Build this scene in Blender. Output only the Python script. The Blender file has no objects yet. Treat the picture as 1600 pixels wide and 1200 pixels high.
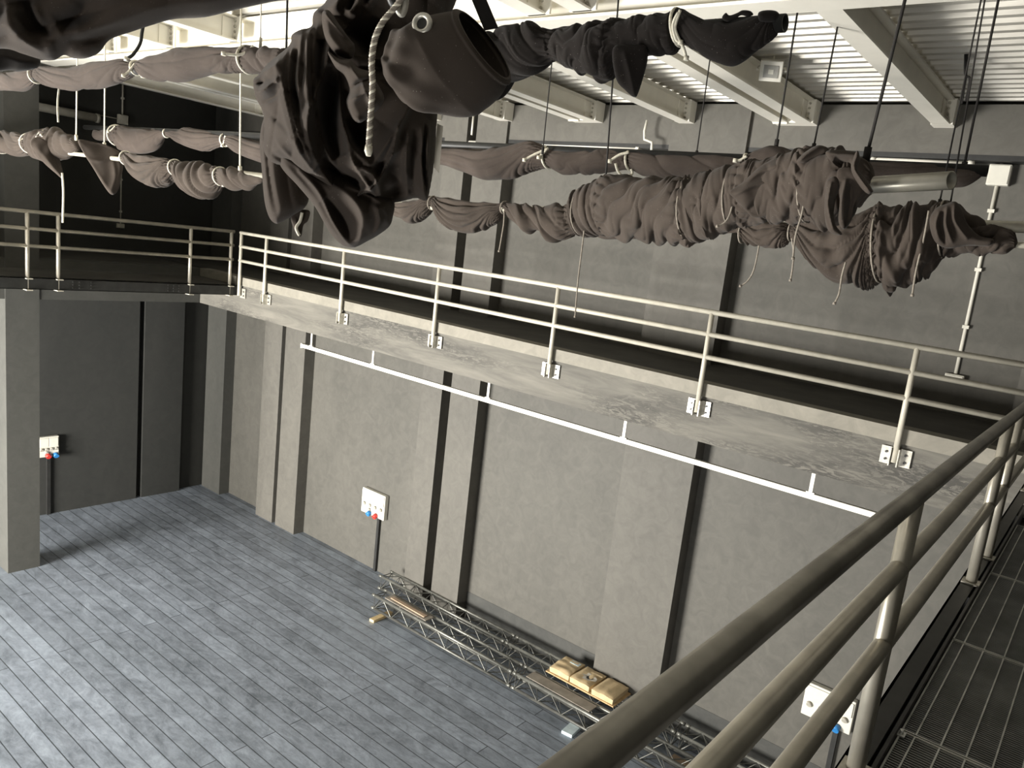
import bpy, math, random
import numpy as np
from mathutils import Vector, Matrix

SC = bpy.context.scene
COL = SC.collection
PI = math.pi
rng = np.random.RandomState(7)
random.seed(7)

# ------------------------------------------------------------------ camera
CAM = np.array([0.0, 0.0, 7.36])
FPX, CX, CY = 1190.72, 899.86, 611.04
_a, _b, _c = -0.6110, -0.1845, 0.1297
_f = np.array([math.sin(_a)*math.cos(_b), math.cos(_a)*math.cos(_b), math.sin(_b)])
_r = np.array([math.cos(_a), -math.sin(_a), 0.0])
_u = np.cross(_r, _f)
RT = math.cos(_c)*_r + math.sin(_c)*_u
UP = -math.sin(_c)*_r + math.cos(_c)*_u
FW = _f
cd = bpy.data.cameras.new('camera')
cam = bpy.data.objects.new('camera', cd)
COL.objects.link(cam)
cam.matrix_world = Matrix(((RT[0], UP[0], -FW[0], CAM[0]), (RT[1], UP[1], -FW[1], CAM[1]),
                           (RT[2], UP[2], -FW[2], CAM[2]), (0, 0, 0, 1)))
cd.sensor_fit = 'HORIZONTAL'
cd.sensor_width = 36.0
cd.lens = FPX/1600*36.0
cd.shift_x = -(CX-800)/1600
cd.shift_y = (CY-600)/1600
cd.clip_start = 0.02
SC.camera = cam

# ------------------------------------------------------------------ light
SC.view_settings.view_transform = 'Standard'
SC.view_settings.look = 'None'
SC.view_settings.gamma = 1.0
SC.view_settings.use_curve_mapping = False
SC.view_settings.exposure = 0.22
w = bpy.data.worlds.new('world')
SC.world = w
w.use_nodes = True
w.node_tree.nodes['Background'].inputs[0].default_value = (0.75, 0.86, 1.0, 1)
w.node_tree.nodes['Background'].inputs[1].default_value = 1.0

def area(name, loc, direction, sx, sy, power, col):
    l = bpy.data.lights.new(name, 'AREA')
    l.shape = 'RECTANGLE'; l.size = sx; l.size_y = sy; l.energy = power; l.color = col
    o = bpy.data.objects.new(name, l); COL.objects.link(o)
    o.location = loc
    o.rotation_euler = Vector(direction).to_track_quat('-Z', 'Y').to_euler()
    return o
# daylight pouring in through the tall loading door opposite the long wall, plus a weak fill light added in a made-up side opening
area('daylight_left_door', (-13.3, -5.9, 2.25), (0, 1, 0.0), 5.8, 4.2, 6700, (1.0, 0.965, 0.90))
area('side_fill_light', (0.2, -5.9, 1.6), (-0.25, 1, 0.0), 2.2, 3.0, 420, (1.0, 0.965, 0.91))

# ------------------------------------------------------------------ pixel tracing helpers (trace the photo onto a real plane)
def ray(px, py):
    return (px-CX)/FPX*RT - (py-CY)/FPX*UP + FW
def atY(px, py, y):
    d = ray(px, py); return CAM + d*(y/d[1])
def atX(px, py, x):
    d = ray(px, py); return CAM + d*(x/d[0])
def atZ(px, py, z):
    d = ray(px, py); return CAM + d*((z-7.36)/d[2])

# ------------------------------------------------------------------ materials
def nmat(name):
    m = bpy.data.materials.new(name); m.use_nodes = True
    nt = m.node_tree
    return m, nt, nt.nodes, nt.links, nt.nodes['Principled BSDF']
def mixc(N, L, fac, a, b):
    x = N.new('ShaderNodeMix'); x.data_type = 'RGBA'
    if isinstance(fac, (int, float)): x.inputs[0].default_value = fac
    else: L.new(fac, x.inputs[0])
    for i, v in ((6, a), (7, b)):
        if isinstance(v, tuple): x.inputs[i].default_value = (*v, 1)
        else: L.new(v, x.inputs[i])
    return x.outputs[2]
def coords(N, L, scale=(1, 1, 1), kind='Object'):
    tc = N.new('ShaderNodeTexCoord'); mp = N.new('ShaderNodeMapping')
    mp.inputs['Scale'].default_value = scale
    L.new(tc.outputs[kind], mp.inputs[0]); return mp.outputs[0]
def noise(N, L, vec, scale, detail=4, rough=0.55, lo=0.35, hi=0.65, dist=0.0):
    n = N.new('ShaderNodeTexNoise'); n.inputs['Scale'].default_value = scale
    n.inputs['Detail'].default_value = detail; n.inputs['Roughness'].default_value = rough
    n.inputs['Distortion'].default_value = dist
    L.new(vec, n.inputs['Vector'])
    r = N.new('ShaderNodeMapRange'); r.inputs[1].default_value = lo; r.inputs[2].default_value = hi
    L.new(n.outputs[0], r.inputs[0]); return r.outputs[0]
def bump(N, L, bs, h, strength=0.3, dist=0.02):
    b = N.new('ShaderNodeBump'); b.inputs['Strength'].default_value = strength; b.inputs['Distance'].default_value = dist
    L.new(h, b.inputs['Height']); L.new(b.outputs[0], bs.inputs['Normal'])
def plain(name, col, rough=0.6, metal=0.0, var=0.15, nscale=6.0, bumpy=0.0):
    m, nt, N, L, bs = nmat(name)
    v = coords(N, L)
    f = noise(N, L, v, nscale)
    c2 = tuple(c*(1-var) for c in col); c1 = tuple(min(1, c*(1+var)) for c in col)
    L.new(mixc(N, L, f, c2, c1), bs.inputs['Base Color'])
    bs.inputs['Roughness'].default_value = rough; bs.inputs['Metallic'].default_value = metal
    if bumpy: bump(N, L, bs, f, bumpy, 0.01)
    return m
def wallmat(name, c_lo, c_hi, rough=0.7):
    m, nt, N, L, bs = nmat(name)
    v = coords(N, L, (1, 1, 0.35))
    a = noise(N, L, v, 0.9, 6, 0.6, 0.3, 0.7, 0.6)
    b = noise(N, L, coords(N, L, (1, 1, 1)), 5.0, 8, 0.65, 0.35, 0.7, 1.0)
    c = mixc(N, L, a, c_lo, c_hi)
    d = mixc(N, L, b, tuple(x*0.9 for x in c_lo), tuple(x*1.08 for x in c_hi))
    L.new(mixc(N, L, 0.45, c, d), bs.inputs['Base Color'])
    bs.inputs['Roughness'].default_value = rough
    bump(N, L, bs, b, 0.08, 0.01)
    return m

M = {}
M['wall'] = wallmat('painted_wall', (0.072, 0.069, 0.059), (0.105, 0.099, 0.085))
M['pilaster'] = wallmat('painted_concrete', (0.085, 0.08, 0.069), (0.12, 0.113, 0.097))
M['baseband'] = wallmat('wall_base_band', (0.036, 0.037, 0.034), (0.062, 0.062, 0.056))
M['shadeblack'] = wallmat('shade_deepening_black', (0.018, 0.018, 0.015), (0.026, 0.026, 0.022))  # shade painted onto the left wall; blackens unseen walls to cut bounce
M['leftshade'] = wallmat('shaded_left_paint', (0.050, 0.050, 0.044), (0.068, 0.067, 0.059))  # weaker light of the left bay darkened into the colour
M['bayshade'] = wallmat('shaded_bay_paint', (0.020, 0.021, 0.019), (0.030, 0.030, 0.027))  # recess shade put into the colour of the left wall panels
M['cream'] = plain('cream_metal_paint', (0.50, 0.47, 0.39), 0.38, 0.0, 0.08, 9)
M['rail'] = plain('steel_tube', (0.46, 0.43, 0.36), 0.34, 0.6, 0.15, 5)
M['raildark'] = plain('worn_dark_tube', (0.26, 0.245, 0.21), 0.36, 0.6, 0.25, 5)
M['white'] = plain('white_steel', (0.84, 0.81, 0.72), 0.45, 0.0, 0.04, 3)
M['whitebox'] = plain('white_plastic', (0.66, 0.64, 0.56), 0.45, 0.0, 0.03, 8)
M['duct'] = plain('grey_plastic_tube', (0.42, 0.40, 0.34), 0.5)
M['black'] = plain('black_steel', (0.018, 0.018, 0.017), 0.5, 0.0, 0.2, 8)
M['darksteel'] = plain('dark_steel', (0.03, 0.03, 0.028), 0.45, 0.3, 0.2, 8)
M['galv'] = plain('galvanised_bracket', (0.5, 0.48, 0.42), 0.4, 0.5, 0.2, 20)
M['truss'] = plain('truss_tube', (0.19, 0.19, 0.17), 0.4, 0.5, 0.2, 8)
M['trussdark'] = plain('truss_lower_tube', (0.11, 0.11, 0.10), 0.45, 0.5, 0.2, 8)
M['silver'] = plain('coupler_metal', (0.75, 0.75, 0.73), 0.3, 0.6, 0.1, 20)
M['rope'] = plain('white_cord', (0.72, 0.68, 0.56), 0.8, 0, 0.15, 60)
M['dkrope'] = plain('dark_rope', (0.02, 0.018, 0.016), 0.9)
M['drabcord'] = plain('brown_cord', (0.25, 0.22, 0.18), 0.9, 0, 0.2, 60)
M['blue'] = plain('blue_plug', (0.03, 0.2, 0.5), 0.4)
M['red'] = plain('red_plug', (0.6, 0.04, 0.03), 0.4)
M['wood'] = plain('pale_wood', (0.62, 0.47, 0.25), 0.6, 0, 0.15, 14)
M['plywood'] = plain('plywood', (0.50, 0.34, 0.17), 0.65, 0, 0.15, 10)
M['parcel'] = plain('brown_paper', (0.56, 0.43, 0.25), 0.6, 0, 0.12, 7, 0.3)
M['greyboard'] = plain('grey_board', (0.27, 0.24, 0.20), 0.7, 0, 0.2, 5)
M['brownboard'] = plain('brown_board', (0.40, 0.29, 0.20), 0.65, 0, 0.15, 5)
M['paleblock'] = plain('pale_block', (0.55, 0.65, 0.68), 0.6)
M['paper'] = plain('white_tag', (0.62, 0.58, 0.50), 0.7)
M['glass'] = plain('lamp_glass', (0.35, 0.34, 0.31), 0.1)
M['pipe'] = plain('cream_pipe', (0.55, 0.52, 0.43), 0.3, 0.2, 0.1, 6)
M['greypipe'] = plain('grey_pipe', (0.40, 0.38, 0.32), 0.28, 0.5, 0.15, 6)

def clothmat(name, col, rough=0.95):
    m, nt, N, L, bs = nmat(name)
    v = coords(N, L)
    a = noise(N, L, v, 3.0, 3)
    sp = noise(N, L, v, 260.0, 1, 0.5, 0.76, 0.80)
    c = mixc(N, L, a, tuple(x*0.85 for x in col), tuple(x*1.15 for x in col))
    L.new(mixc(N, L, sp, c, (0.3, 0.28, 0.25)), bs.inputs['Base Color'])
    bs.inputs['Roughness'].default_value = rough
    try:
        bs.inputs['Sheen Weight'].default_value = 0.06; bs.inputs['Sheen Roughness'].default_value = 0.5
        bs.inputs['Specular IOR Level'].default_value = 0.1
    except Exception: pass
    h = noise(N, L, v, 420.0, 2, 0.6, 0.2, 0.8)
    bump(N, L, bs, h, 0.10, 0.002)
    return m
M['cloth'] = clothmat('heavy_curtain', (0.056, 0.045, 0.037))
M['clothblack'] = clothmat('black_curtain', (0.016, 0.0135, 0.012))
M['clothgrey'] = clothmat('soft_grey_curtain', (0.066, 0.053, 0.045))

def fasciamat():
    m, nt, N, L, bs = nmat('board_marked_concrete')
    a = noise(N, L, coords(N, L, (0.35, 1, 3.0)), 2.2, 7, 0.65, 0.35, 0.68, 0.8)
    c = mixc(N, L, a, (0.085, 0.080, 0.068), (0.155, 0.145, 0.122))
    cr = noise(N, L, coords(N, L, (0.8, 1, 4.5)), 5.0, 9, 0.75, 0.505, 0.53, 1.6)
    cr2 = noise(N, L, coords(N, L, (0.25, 1, 1.2)), 1.4, 4, 0.6, 0.45, 0.62)
    mu = N.new('ShaderNodeMath'); mu.operation = 'MULTIPLY'
    inv = N.new('ShaderNodeMath'); inv.operation = 'SUBTRACT'; inv.inputs[0].default_value = 1.0
    L.new(cr, inv.inputs[1]); L.new(inv.outputs[0], mu.inputs[0]); L.new(cr2, mu.inputs[1])
    ml = N.new('ShaderNodeMath'); ml.operation = 'MULTIPLY'; ml.inputs[1].default_value = 0.95
    L.new(mu.outputs[0], ml.inputs[0])
    L.new(mixc(N, L, ml.outputs[0], c, (0.045, 0.042, 0.036)), bs.inputs['Base Color'])
    bs.inputs['Roughness'].default_value = 0.75
    bump(N, L, bs, mu.outputs[0], -0.4, 0.02)
    return m
M['fascia'] = fasciamat()
M['kerb'] = wallmat('smooth_kerb', (0.17, 0.158, 0.128), (0.25, 0.232, 0.19))

def floormat():
    m, nt, N, L, bs = nmat('worn_stage_boards')
    v = coords(N, L)
    br = N.new('ShaderNodeTexBrick')
    br.inputs['Scale'].default_value = 1.0
    br.inputs['Brick Width'].default_value = 6.3; br.inputs['Row Height'].default_value = 0.22
    br.inputs['Mortar Size'].default_value = 0.008; br.inputs['Mortar Smooth'].default_value = 0.35
    br.offset = 0.37; br.inputs['Bias'].default_value = 0.0
    br.inputs['Color1'].default_value = (0.82, 0.82, 0.82, 1); br.inputs['Color2'].default_value = (1.12, 1.12, 1.12, 1)
    br.inputs['Mortar'].default_value = (0.2, 0.2, 0.2, 1)
    L.new(v, br.inputs['Vector'])
    a = noise(N, L, coords(N, L, (0.6, 1, 1)), 0.55, 8, 0.7, 0.34, 0.66, 0.8)
    b = noise(N, L, coords(N, L, (0.6, 1, 1)), 3.2, 9, 0.75, 0.38, 0.66, 1.0)
    b2 = noise(N, L, coords(N, L, (0.35, 1, 1)), 9.0, 8, 0.8, 0.36, 0.68, 0.6)
    c = mixc(N, L, a, (0.115, 0.136, 0.160), (0.31, 0.355, 0.42))
    d = mixc(N, L, b, (0.080, 0.092, 0.108), (0.43, 0.485, 0.56))
    e = mixc(N, L, b2, (0.095, 0.11, 0.126), (0.37, 0.41, 0.465))
    e = mixc(N, L, 0.35, mixc(N, L, 0.5, c, d), e)
    sc = noise(N, L, coords(N, L, (0.5, 1, 1)), 6.0, 6, 0.75, 0.66, 0.80, 1.5)
    e2 = mixc(N, L, sc, e, (0.70, 0.76, 0.78))
    mu = N.new('ShaderNodeMix'); mu.data_type = 'RGBA'; mu.blend_type = 'MULTIPLY'; mu.inputs[0].default_value = 1.0
    L.new(e2, mu.inputs[6]); L.new(br.outputs['Color'], mu.inputs[7])
    L.new(mu.outputs[2], bs.inputs['Base Color'])
    r = N.new('ShaderNodeMapRange'); r.inputs[3].default_value = 0.36; r.inputs[4].default_value = 0.62
    L.new(b2, r.inputs[0]); L.new(r.outputs[0], bs.inputs['Roughness'])
    bump(N, L, bs, br.outputs['Fac'], -0.5, 0.006)
    return m
M['floor'] = floormat()
def deckmat():
    m, nt, N, L, bs = nmat('galvanised_sheet')
    a = noise(N, L, coords(N, L, (0.4, 3, 3)), 2.0, 5)
    L.new(mixc(N, L, a, (0.46, 0.44, 0.39), (0.68, 0.655, 0.59)), bs.inputs['Base Color'])
    bs.inputs['Metallic'].default_value = 0.3; bs.inputs['Roughness'].default_value = 0.42
    return m
M['deck'] = deckmat()
M['gallery'] = plain('gallery_floor_paint', (0.05, 0.047, 0.04), 0.8, 0, 0.25, 2)
M['grate'] = plain('grating_steel', (0.24, 0.245, 0.24), 0.5, 0.4, 0.2, 4)
M['grateline'] = plain('grating_worn_edge', (0.55, 0.55, 0.52), 0.4, 0.4, 0.2, 8)

# ------------------------------------------------------------------ mesh helpers
class MB:
    def __init__(s): s.v = []; s.f = []; s.sm = []
    def add(s, vs, fs, smooth=False):
        o = len(s.v); s.v += [tuple(map(float, p)) for p in vs]
        s.f += [tuple(i+o for i in f) for f in fs]; s.sm += [smooth]*len(fs); return s
    def box(s, x0, x1, y0, y1, z0, z1):
        v = [(x, y, z) for x in (x0, x1) for y in (y0, y1) for z in (z0, z1)]
        return s.add(v, [(0, 1, 3, 2), (4, 6, 7, 5), (0, 4, 5, 1), (2, 3, 7, 6), (0, 2, 6, 4), (1, 5, 7, 3)])
    def obox(s, c, ax, ay, az):
        c, ax, ay, az = [np.array(q, float) for q in (c, ax, ay, az)]
        v = [c+i*ax+j*ay+k*az for i in (-1, 1) for j in (-1, 1) for k in (-1, 1)]
        return s.add(v, [(0, 1, 3, 2), (4, 6, 7, 5), (0, 4, 5, 1), (2, 3, 7, 6), (0, 2, 6, 4), (1, 5, 7, 3)])
    def tube(s, pts, r, n=10, caps=True, smooth=True):
        P = [np.array(p, float) for p in pts]; R = r if isinstance(r, (list, tuple)) else [r]*len(P)
        rings = []; up = None
        for i, p in enumerate(P):
            t = (P[min(i+1, len(P)-1)]-P[max(i-1, 0)]); t = t/(np.linalg.norm(t)+1e-9)
            if up is None:
                a = np.array([0, 0, 1.0]) if abs(t[2]) < 0.9 else np.array([1.0, 0, 0])
            else: a = up
            u = a-t*(a@t); u /= np.linalg.norm(u)+1e-9; up = u
            q = np.cross(t, u)
            rings.append([p+R[i]*(math.cos(k*2*PI/n)*u+math.sin(k*2*PI/n)*q) for k in range(n)])
        v = [x for g in rings for x in g]; f = []
        for i in range(len(P)-1):
            for k in range(n):
                k2 = (k+1) % n; f.append((i*n+k, i*n+k2, (i+1)*n+k2, (i+1)*n+k))
        s.add(v, f, smooth)
        if caps:
            o = len(s.v)-len(v)
            s.f.append(tuple(o+k for k in reversed(range(n)))); s.f.append(tuple(o+(len(P)-1)*n+k for k in range(n))); s.sm += [False]*2
        return s
    def pipe(s, p0, p1, ro, ri, n=20):
        """open-ended hollow tube"""
        p0 = np.array(p0, float); p1 = np.array(p1, float); t = (p1-p0); t /= np.linalg.norm(t)
        a = np.array([0, 0, 1.0]); u = a-t*(a@t); u /= np.linalg.norm(u); q = np.cross(t, u)
        v = []
        for p, r in ((p0, ro), (p1, ro), (p1, ri), (p0, ri)):
            v += [p+r*(math.cos(k*2*PI/n)*u+math.sin(k*2*PI/n)*q) for k in range(n)]
        f = []
        for i in range(4):
            j = (i+1) % 4
            for k in range(n):
                k2 = (k+1) % n; f.append((i*n+k, i*n+k2, j*n+k2, j*n+k))
        return s.add(v, f, True)
    def grid(s, P, closed_v=False, smooth=True):
        """P: nu x nv x 3"""
        nu, nv = P.shape[:2]; f = []
        for i in range(nu-1):
            for j in range(nv if closed_v else nv-1):
                j2 = (j+1) % nv; f.append((i*nv+j, (i+1)*nv+j, (i+1)*nv+j2, i*nv+j2))
        return s.add(P.reshape(-1, 3), f, smooth)
    def build(s, name, mat, parent=None, bevel=0.0, kind=None):
        me = bpy.data.meshes.new(name); 
        org = np.zeros(3)
        if parent is not None: org = np.array(parent.location)
        me.from_pydata([tuple(np.array(p)-org) for p in s.v], [], s.f); me.update()
        me.polygons.foreach_set('use_smooth', s.sm)
        me.materials.append(M[mat] if isinstance(mat, str) else mat)
        o = bpy.data.objects.new(name, me); COL.objects.link(o)
        if parent is not None:
            o.parent = parent
        if bevel:
            b = o.modifiers.new('bevel', 'BEVEL'); b.width = bevel; b.segments = 2; b.limit_method = 'ANGLE'
        if kind: o['kind'] = kind
        return o
def child_of_part(o, thing, part):
    o.parent = part; return o
def thing(name, label, cat, loc, group=None):
    o = bpy.data.objects.new(name, None); COL.objects.link(o); o.location = tuple(map(float, loc))
    o.empty_display_size = 0.1
    o['label'] = label; o['category'] = cat
    if group: o['group'] = group
    return o
def tag(o, label, cat, group=None):
    o['label'] = label; o['category'] = cat
    if group: o['group'] = group
    return o
def sub(mb, name, mat, part, thing_):
    """sub-part: mesh parented to a part of a thing (part sits at the thing's origin)"""
    o = mb.build(name, mat, thing_); o.parent = part; return o

# ================================================================== SETTING
MB().box(-19.2, 2.2, -6.2, 10.8, -0.2, 0).build('floor', 'floor', kind='structure')
MB().box(-19.2, 2.2, 10.45, 10.7, 0, 10).build('wall_back', 'wall', kind='structure')
MB().box(-10.93, 1.9, 10.444, 10.45, 0, 0.55).build('base_band_back', 'baseband', kind='structure')  # darker band along the foot of the back wall
MB().box(-19.2, -18.75, -6.2, 10.45, 0, 10).build('wall_left', 'shadeblack', kind='structure')
MB().box(1.9, 2.2, -6.2, 10.45, 0, 10).build('wall_right', 'shadeblack', kind='structure')
# wall opposite, with the loading door for the daylight and an opening added for the side fill
fw = MB()
for x0, x1 in ((-19.2, -16.3), (-10.2, -1.0), (1.4, 2.2)): fw.box(x0, x1, -6.4, -6.0, 0, 10)
for x0, x1 in ((-16.3, -10.2), (-1.0, 1.4)): fw.box(x0, x1, -6.4, -6.0, 4.5, 10)
fw.build('wall_front', 'shadeblack', kind='structure')
lp = MB().box(-18.75, -18.6, 3.0, 8.5, 0, 5.5).box(-18.75, -18.6, 8.62, 9.55, 0, 5.5)
lp.build('trim_1', 'bayshade', kind='structure')
# pilasters on the long wall
cols = [(-18.5, -17.66), (-16.0, -15.32), (-15.18, -14.44), (-10.67, -10.12), (-9.89, -9.18), (-5.98, -4.76), (-0.9, 0.3)]
for i, (a, b) in enumerate(cols):
    a, b = a*1.01, b*1.01
    MB().box(a, b, 10.185, 10.45, 0, 9.6).build('trim_%d' % (i+2), 'leftshade' if i == 0 else 'pilaster', kind='structure')
# ledge beams at the head of the wall between the pilasters
for i, (a, b) in enumerate([(-17.66, -16.0), (-14.44, -10.67), (-9.18, -5.98), (-4.76, -0.9)]):
    a, b = a*1.01, b*1.01
    MB().box(a, b, 10.24, 10.45, 9.03, 9.6).build('trim_%d' % (i+10), 'pilaster', kind='structure')
    MB().box(a, b, 10.235, 10.45, 8.97, 9.03).build('trim_%d' % (i+15), 'black', kind='structure')  # black strip put in for the shadow line under the beam
# left column and gallery beam
MB().box(-16.45, -15.95, 5.02, 5.54, 0, 9.6).build('trim_20', 'leftshade', kind='structure')
MB().box(-16.35, -15.965, -6.0, 8.5, 5.2, 5.925).build('trim_21', 'leftshade', kind='structure')
MB().box(-18.6, -16.35, -6.0, 8.5, 5.63, 5.93).build('trim_22', 'gallery', kind='structure')
# long gallery: slab, board-marked beam, pale kerb
MB().box(-18.6, 1.9, 8.72, 10.45, 5.63, 5.93).build('trim_23', 'gallery', kind='structure')
MB().box(-15.95, 1.9, 8.5, 8.72, 5.2, 5.77).build('trim_24', 'fascia', kind='structure')
MB().box(-15.95, 1.9, 8.48, 8.72, 5.77, 5.935).build('trim_25', 'kerb', kind='structure')
# ceiling: ribbed steel sheet running along the long wall
prof = []
y = -6.2; p = 0.2
while y < 10.4:
    prof += [(y, 9.72), (y+0.09, 9.72), (y+0.11, 9.66), (y+0.18, 9.66)]; y += p
pts = [(-19.2, a, b) for a, b in prof]+[(2.2, a, b) for a, b in prof]
n = len(prof)
cb = MB().add(pts, [(i, i+1, n+i+1, n+i) for i in range(n-1)])
cb.box(-19.2, 2.2, -6.4, 10.7, 9.75, 9.95)
cb.build('ceiling', 'deck', kind='structure')

# ================================================================== STEEL ROOF FRAME
ZB, ZT = 9.33, 9.62
def ibeam_y(mb, x, wd, y0, y1):
    mb.box(x-wd/2, x+wd/2, y0, y1, ZB, ZB+0.018)
    mb.box(x-wd/2, x+wd/2, y0, y1, ZT-0.018, ZT)
    mb.box(x-0.008, x+0.008, y0, y1, ZB+0.018, ZT-0.018)
def endplate(y, x, wd, t, nm='end_plate'):
    pl = MB().box(x-wd/2-0.01, x+wd/2+0.03, y-0.012, y+0.012, ZB-0.0, ZT).build(nm, 'white', t)
    for dx in (-0.062, 0.055):
        for k in range(4):
            sub(MB().tube([(x+dx, y-0.03, ZB+0.05+k*0.063), (x+dx, y-0.012, ZB+0.05+k*0.063)], 0.016, 6, smooth=False), 'bolt', 'galv', pl, t)
    # angle cleat against the web
    MB().box(x+0.008, x+0.022, y-0.16, y-0.012, ZB+0.03, ZT-0.03).build('cleat', 'white', t)
    MB().box(x-0.022, x-0.008, y-0.16, y-0.012, ZB+0.03, ZT-0.03).build('cleat', 'white', t)
names = ['first white ceiling joist from the right, nearest the square junction box',
         'white double ceiling joist beside the small floodlight',
         'third white ceiling joist from the right, above the bent wall conduit',
         'second double ceiling joist from the right, left of the bent conduit',
         'white ceiling joist whose end shows just right of the big curtain bundle',
         'white ceiling joist hidden mostly behind the big curtain bundle',
         'white ceiling joist left of the big curtain bundle, nearest to it',
         'white ceiling joist second from the far left',
         'white ceiling joist at the far left end of the room']
jx = [(-2.30,), (-4.30, -3.98), (-5.80,), (-7.75, -7.45), (-9.35,), (-11.1,), (-12.9,), (-14.7, -14.4), (-16.5,)]
for nm, xs in zip(names, jx):
    t = thing('ceiling_joist', nm, 'joist', (xs[0], 10.0, ZB), 'white joists between girder and long wall')
    for x in xs:
        b = MB(); ibeam_y(b, x, 0.2, 5.82, 10.02); b.build('beam', 'white', t)
        if x == xs[-1]: endplate(10.03, x, 0.2, t)
        else: MB().box(x-0.1, x+0.1, 10.02, 10.05, ZB-0.02, ZT).build('seat_plate', 'white', t)
    MB().box(xs[0]-0.12, xs[-1]+0.13, 10.045, 10.24 if not (-6.05 < xs[0] < -4.8) else 10.185, ZB, ZT).build('wall_plate', 'white', t)
# girder along X
t = thing('ceiling_girder', 'long white steel girder crossing the ceiling above the hanging curtain bars', 'girder', (-8, 5.68, ZB))
b = MB()
b.box(-18.6, 1.8, 5.54, 5.81, ZB-0.035, ZB-0.01).box(-18.6, 1.8, 5.54, 5.81, ZT-0.02, ZT).box(-18.6, 1.8, 5.665, 5.685, ZB-0.01, ZT-0.02)
b.build('beam', 'white', t)
nn = ['white near-side ceiling joist above the right arm of the bundled curtains',
      'white near-side joist seen between the upper left curtain and the big bundle',
      'white near-side joist just above the left curtain tie',
      'white near-side joist hidden behind the upper left curtain']
for nm, xs in zip(nn, [(-4.80, -4.30), (-9.75,), (-11.35,), (-13.1,)]):
    t = thing('ceiling_joist', nm, 'joist', (xs[0], 5.4, ZB), 'white joists on the near side of the girder')
    for x in xs:
        b = MB(); ibeam_y(b, x, 0.2, -3.0, 5.52); b.build('beam', 'white', t)
        endplate(5.5, x, 0.24, t)
# ================================================================== RAILINGS
def railing(name, label, loc, axis, c, s0, s1, posts, plane_side, mat, rr, zt=6.81, drops=(0.268, 0.545), foot=5.57, topmat=None):
    """axis 'x' runs along X at Y=c; axis 'y' runs along Y at X=c. posts: positions"""
    t = thing(name, label, 'railing', loc)
    P = (lambda s, z, off=0.0: (s, c+off, z)) if axis == 'x' else (lambda s, z, off=0.0: (c+off, s, z))
    for z, nm, kr, mm in ((zt, 'top_rail', 1.0, topmat or mat), (zt-drops[0], 'middle_rail', 0.95, mat), (zt-drops[1], 'middle_rail', 0.95, mat)):
        MB().tube([P(s0, z), P(s1, z)], rr*kr, 18).build(nm, mm, t)
    for s in posts:
        po = MB().tube([P(s, foot), P(s, zt-0.01)], rr*0.98, 14).build('post', mat, t)
        yield t, po, s
tl = None
for t, po, s in railing('gallery_railing', 'cream tubular railing along the long concrete gallery on the far wall', (-6, 8.43, 5.77), 'x', 8.43,
                        -14.38, -0.30, [-14.35]+[-13.48+2.354*k for k in range(6)], -1, 'cream', 0.032):
    # bracket: two flanges against the beam face, gripping the post
    if s > -13.9:
        sub(MB().box(s-0.155, s-0.035, 8.475, 8.487, 5.53, 5.72).box(s-0.047, s-0.035, 8.39, 8.487, 5.53, 5.72), 'bracket', 'galv', po, t)
        sub(MB().box(s+0.035, s+0.155, 8.475, 8.487, 5.53, 5.72).box(s+0.035, s+0.047, 8.39, 8.487, 5.53, 5.72), 'bracket', 'galv', po, t)
    else:
        sub(MB().box(s-0.03, s+0.15, 8.475, 8.487, 5.53, 5.72), 'bracket', 'galv', po, t)
    for dx in (-0.10, 0.10):
        if s < -13.9 and dx < 0: continue
        for z in (5.58, 5.66): sub(MB().tube([(s+dx, 8.46, z), (s+dx, 8.476, z)], 0.014, 6, smooth=False), 'bolt', 'black', po, t)
for t, po, s in railing('walkway_railing', 'cream tubular railing on the left-hand side walkway above the dark recess', (-14.5, 6, 5.77), 'y', -14.5,
                        -5.9, 8.365, [-4.3, -2.1, 0.1, 2.4, 2.8, 4.87, 5.31, 7.51, 8.31], 1, 'rail', 0.032):
    for zb_ in (5.735, 5.55): sub(MB().box(-14.56, -14.40, s-0.045, s+0.045, zb_, zb_+0.015), 'bracket', 'cream', po, t)
for t, po, s in railing('foreground_railing', 'thick tubular steel railing in the right foreground beside the grating walkway', (-0.45, 2.2, 5.69), 'y', -0.45,
                        -3.0, 8.33, [-2.2, 0.25, 2.65, 5.05, 5.66, 8.1], -1, 'rail', 0.0325, 6.703, (0.25, 0.532), 5.69, 'raildark'):
    sub(MB().box(-0.50, -0.40, s-0.05, s+0.05, 5.682, 5.692), 'bracket', 'galv', po, t)
# walkway edge channels (dark steel)
def channel(x0, x1, y0, y1, z0, z1, open_side):
    b = MB(); b.box(x0, x1, y0, y1, z1-0.012, z1); b.box(x0, x1, y0, y1, z0, z0+0.012)
    if open_side > 0: b.box(x0, x0+0.012, y0, y1, z0, z1)
    else: b.box(x1-0.012, x1, y0, y1, z0, z1)
    return b
c1 = channel(-14.62, -14.47, -5.9, 8.46, 5.565, 5.755, -1)
for yy in (5.52, 5.62, 5.8, 7.1, 7.2, 7.3):
    for z in (5.61, 5.66, 5.71): c1.tube([(-14.47, yy, z), (-14.45, yy, z)], 0.012, 6)
c1.build('trim_26', 'darksteel', kind='structure')
MB().box(-15.95, -14.62, -5.9, 8.48, 5.72, 5.76).build('trim_27', 'gallery', kind='structure')
channel(-0.51, -0.427, -5.9, 8.46, 5.46, 5.68, 1).build('trim_28', 'darksteel', kind='structure')
ia = MB().box(-0.412, -0.398, -5.9, 8.46, 5.54, 5.685)
ia.box(-0.412, -0.36, -5.9, 8.46, 5.54, 5.552).build('trim_29', 'darksteel', kind='structure')
MB().box(1.3, 1.9, -5.9, 8.46, 5.35, 5.65).build('trim_30', 'gallery', kind='structure')
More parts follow.
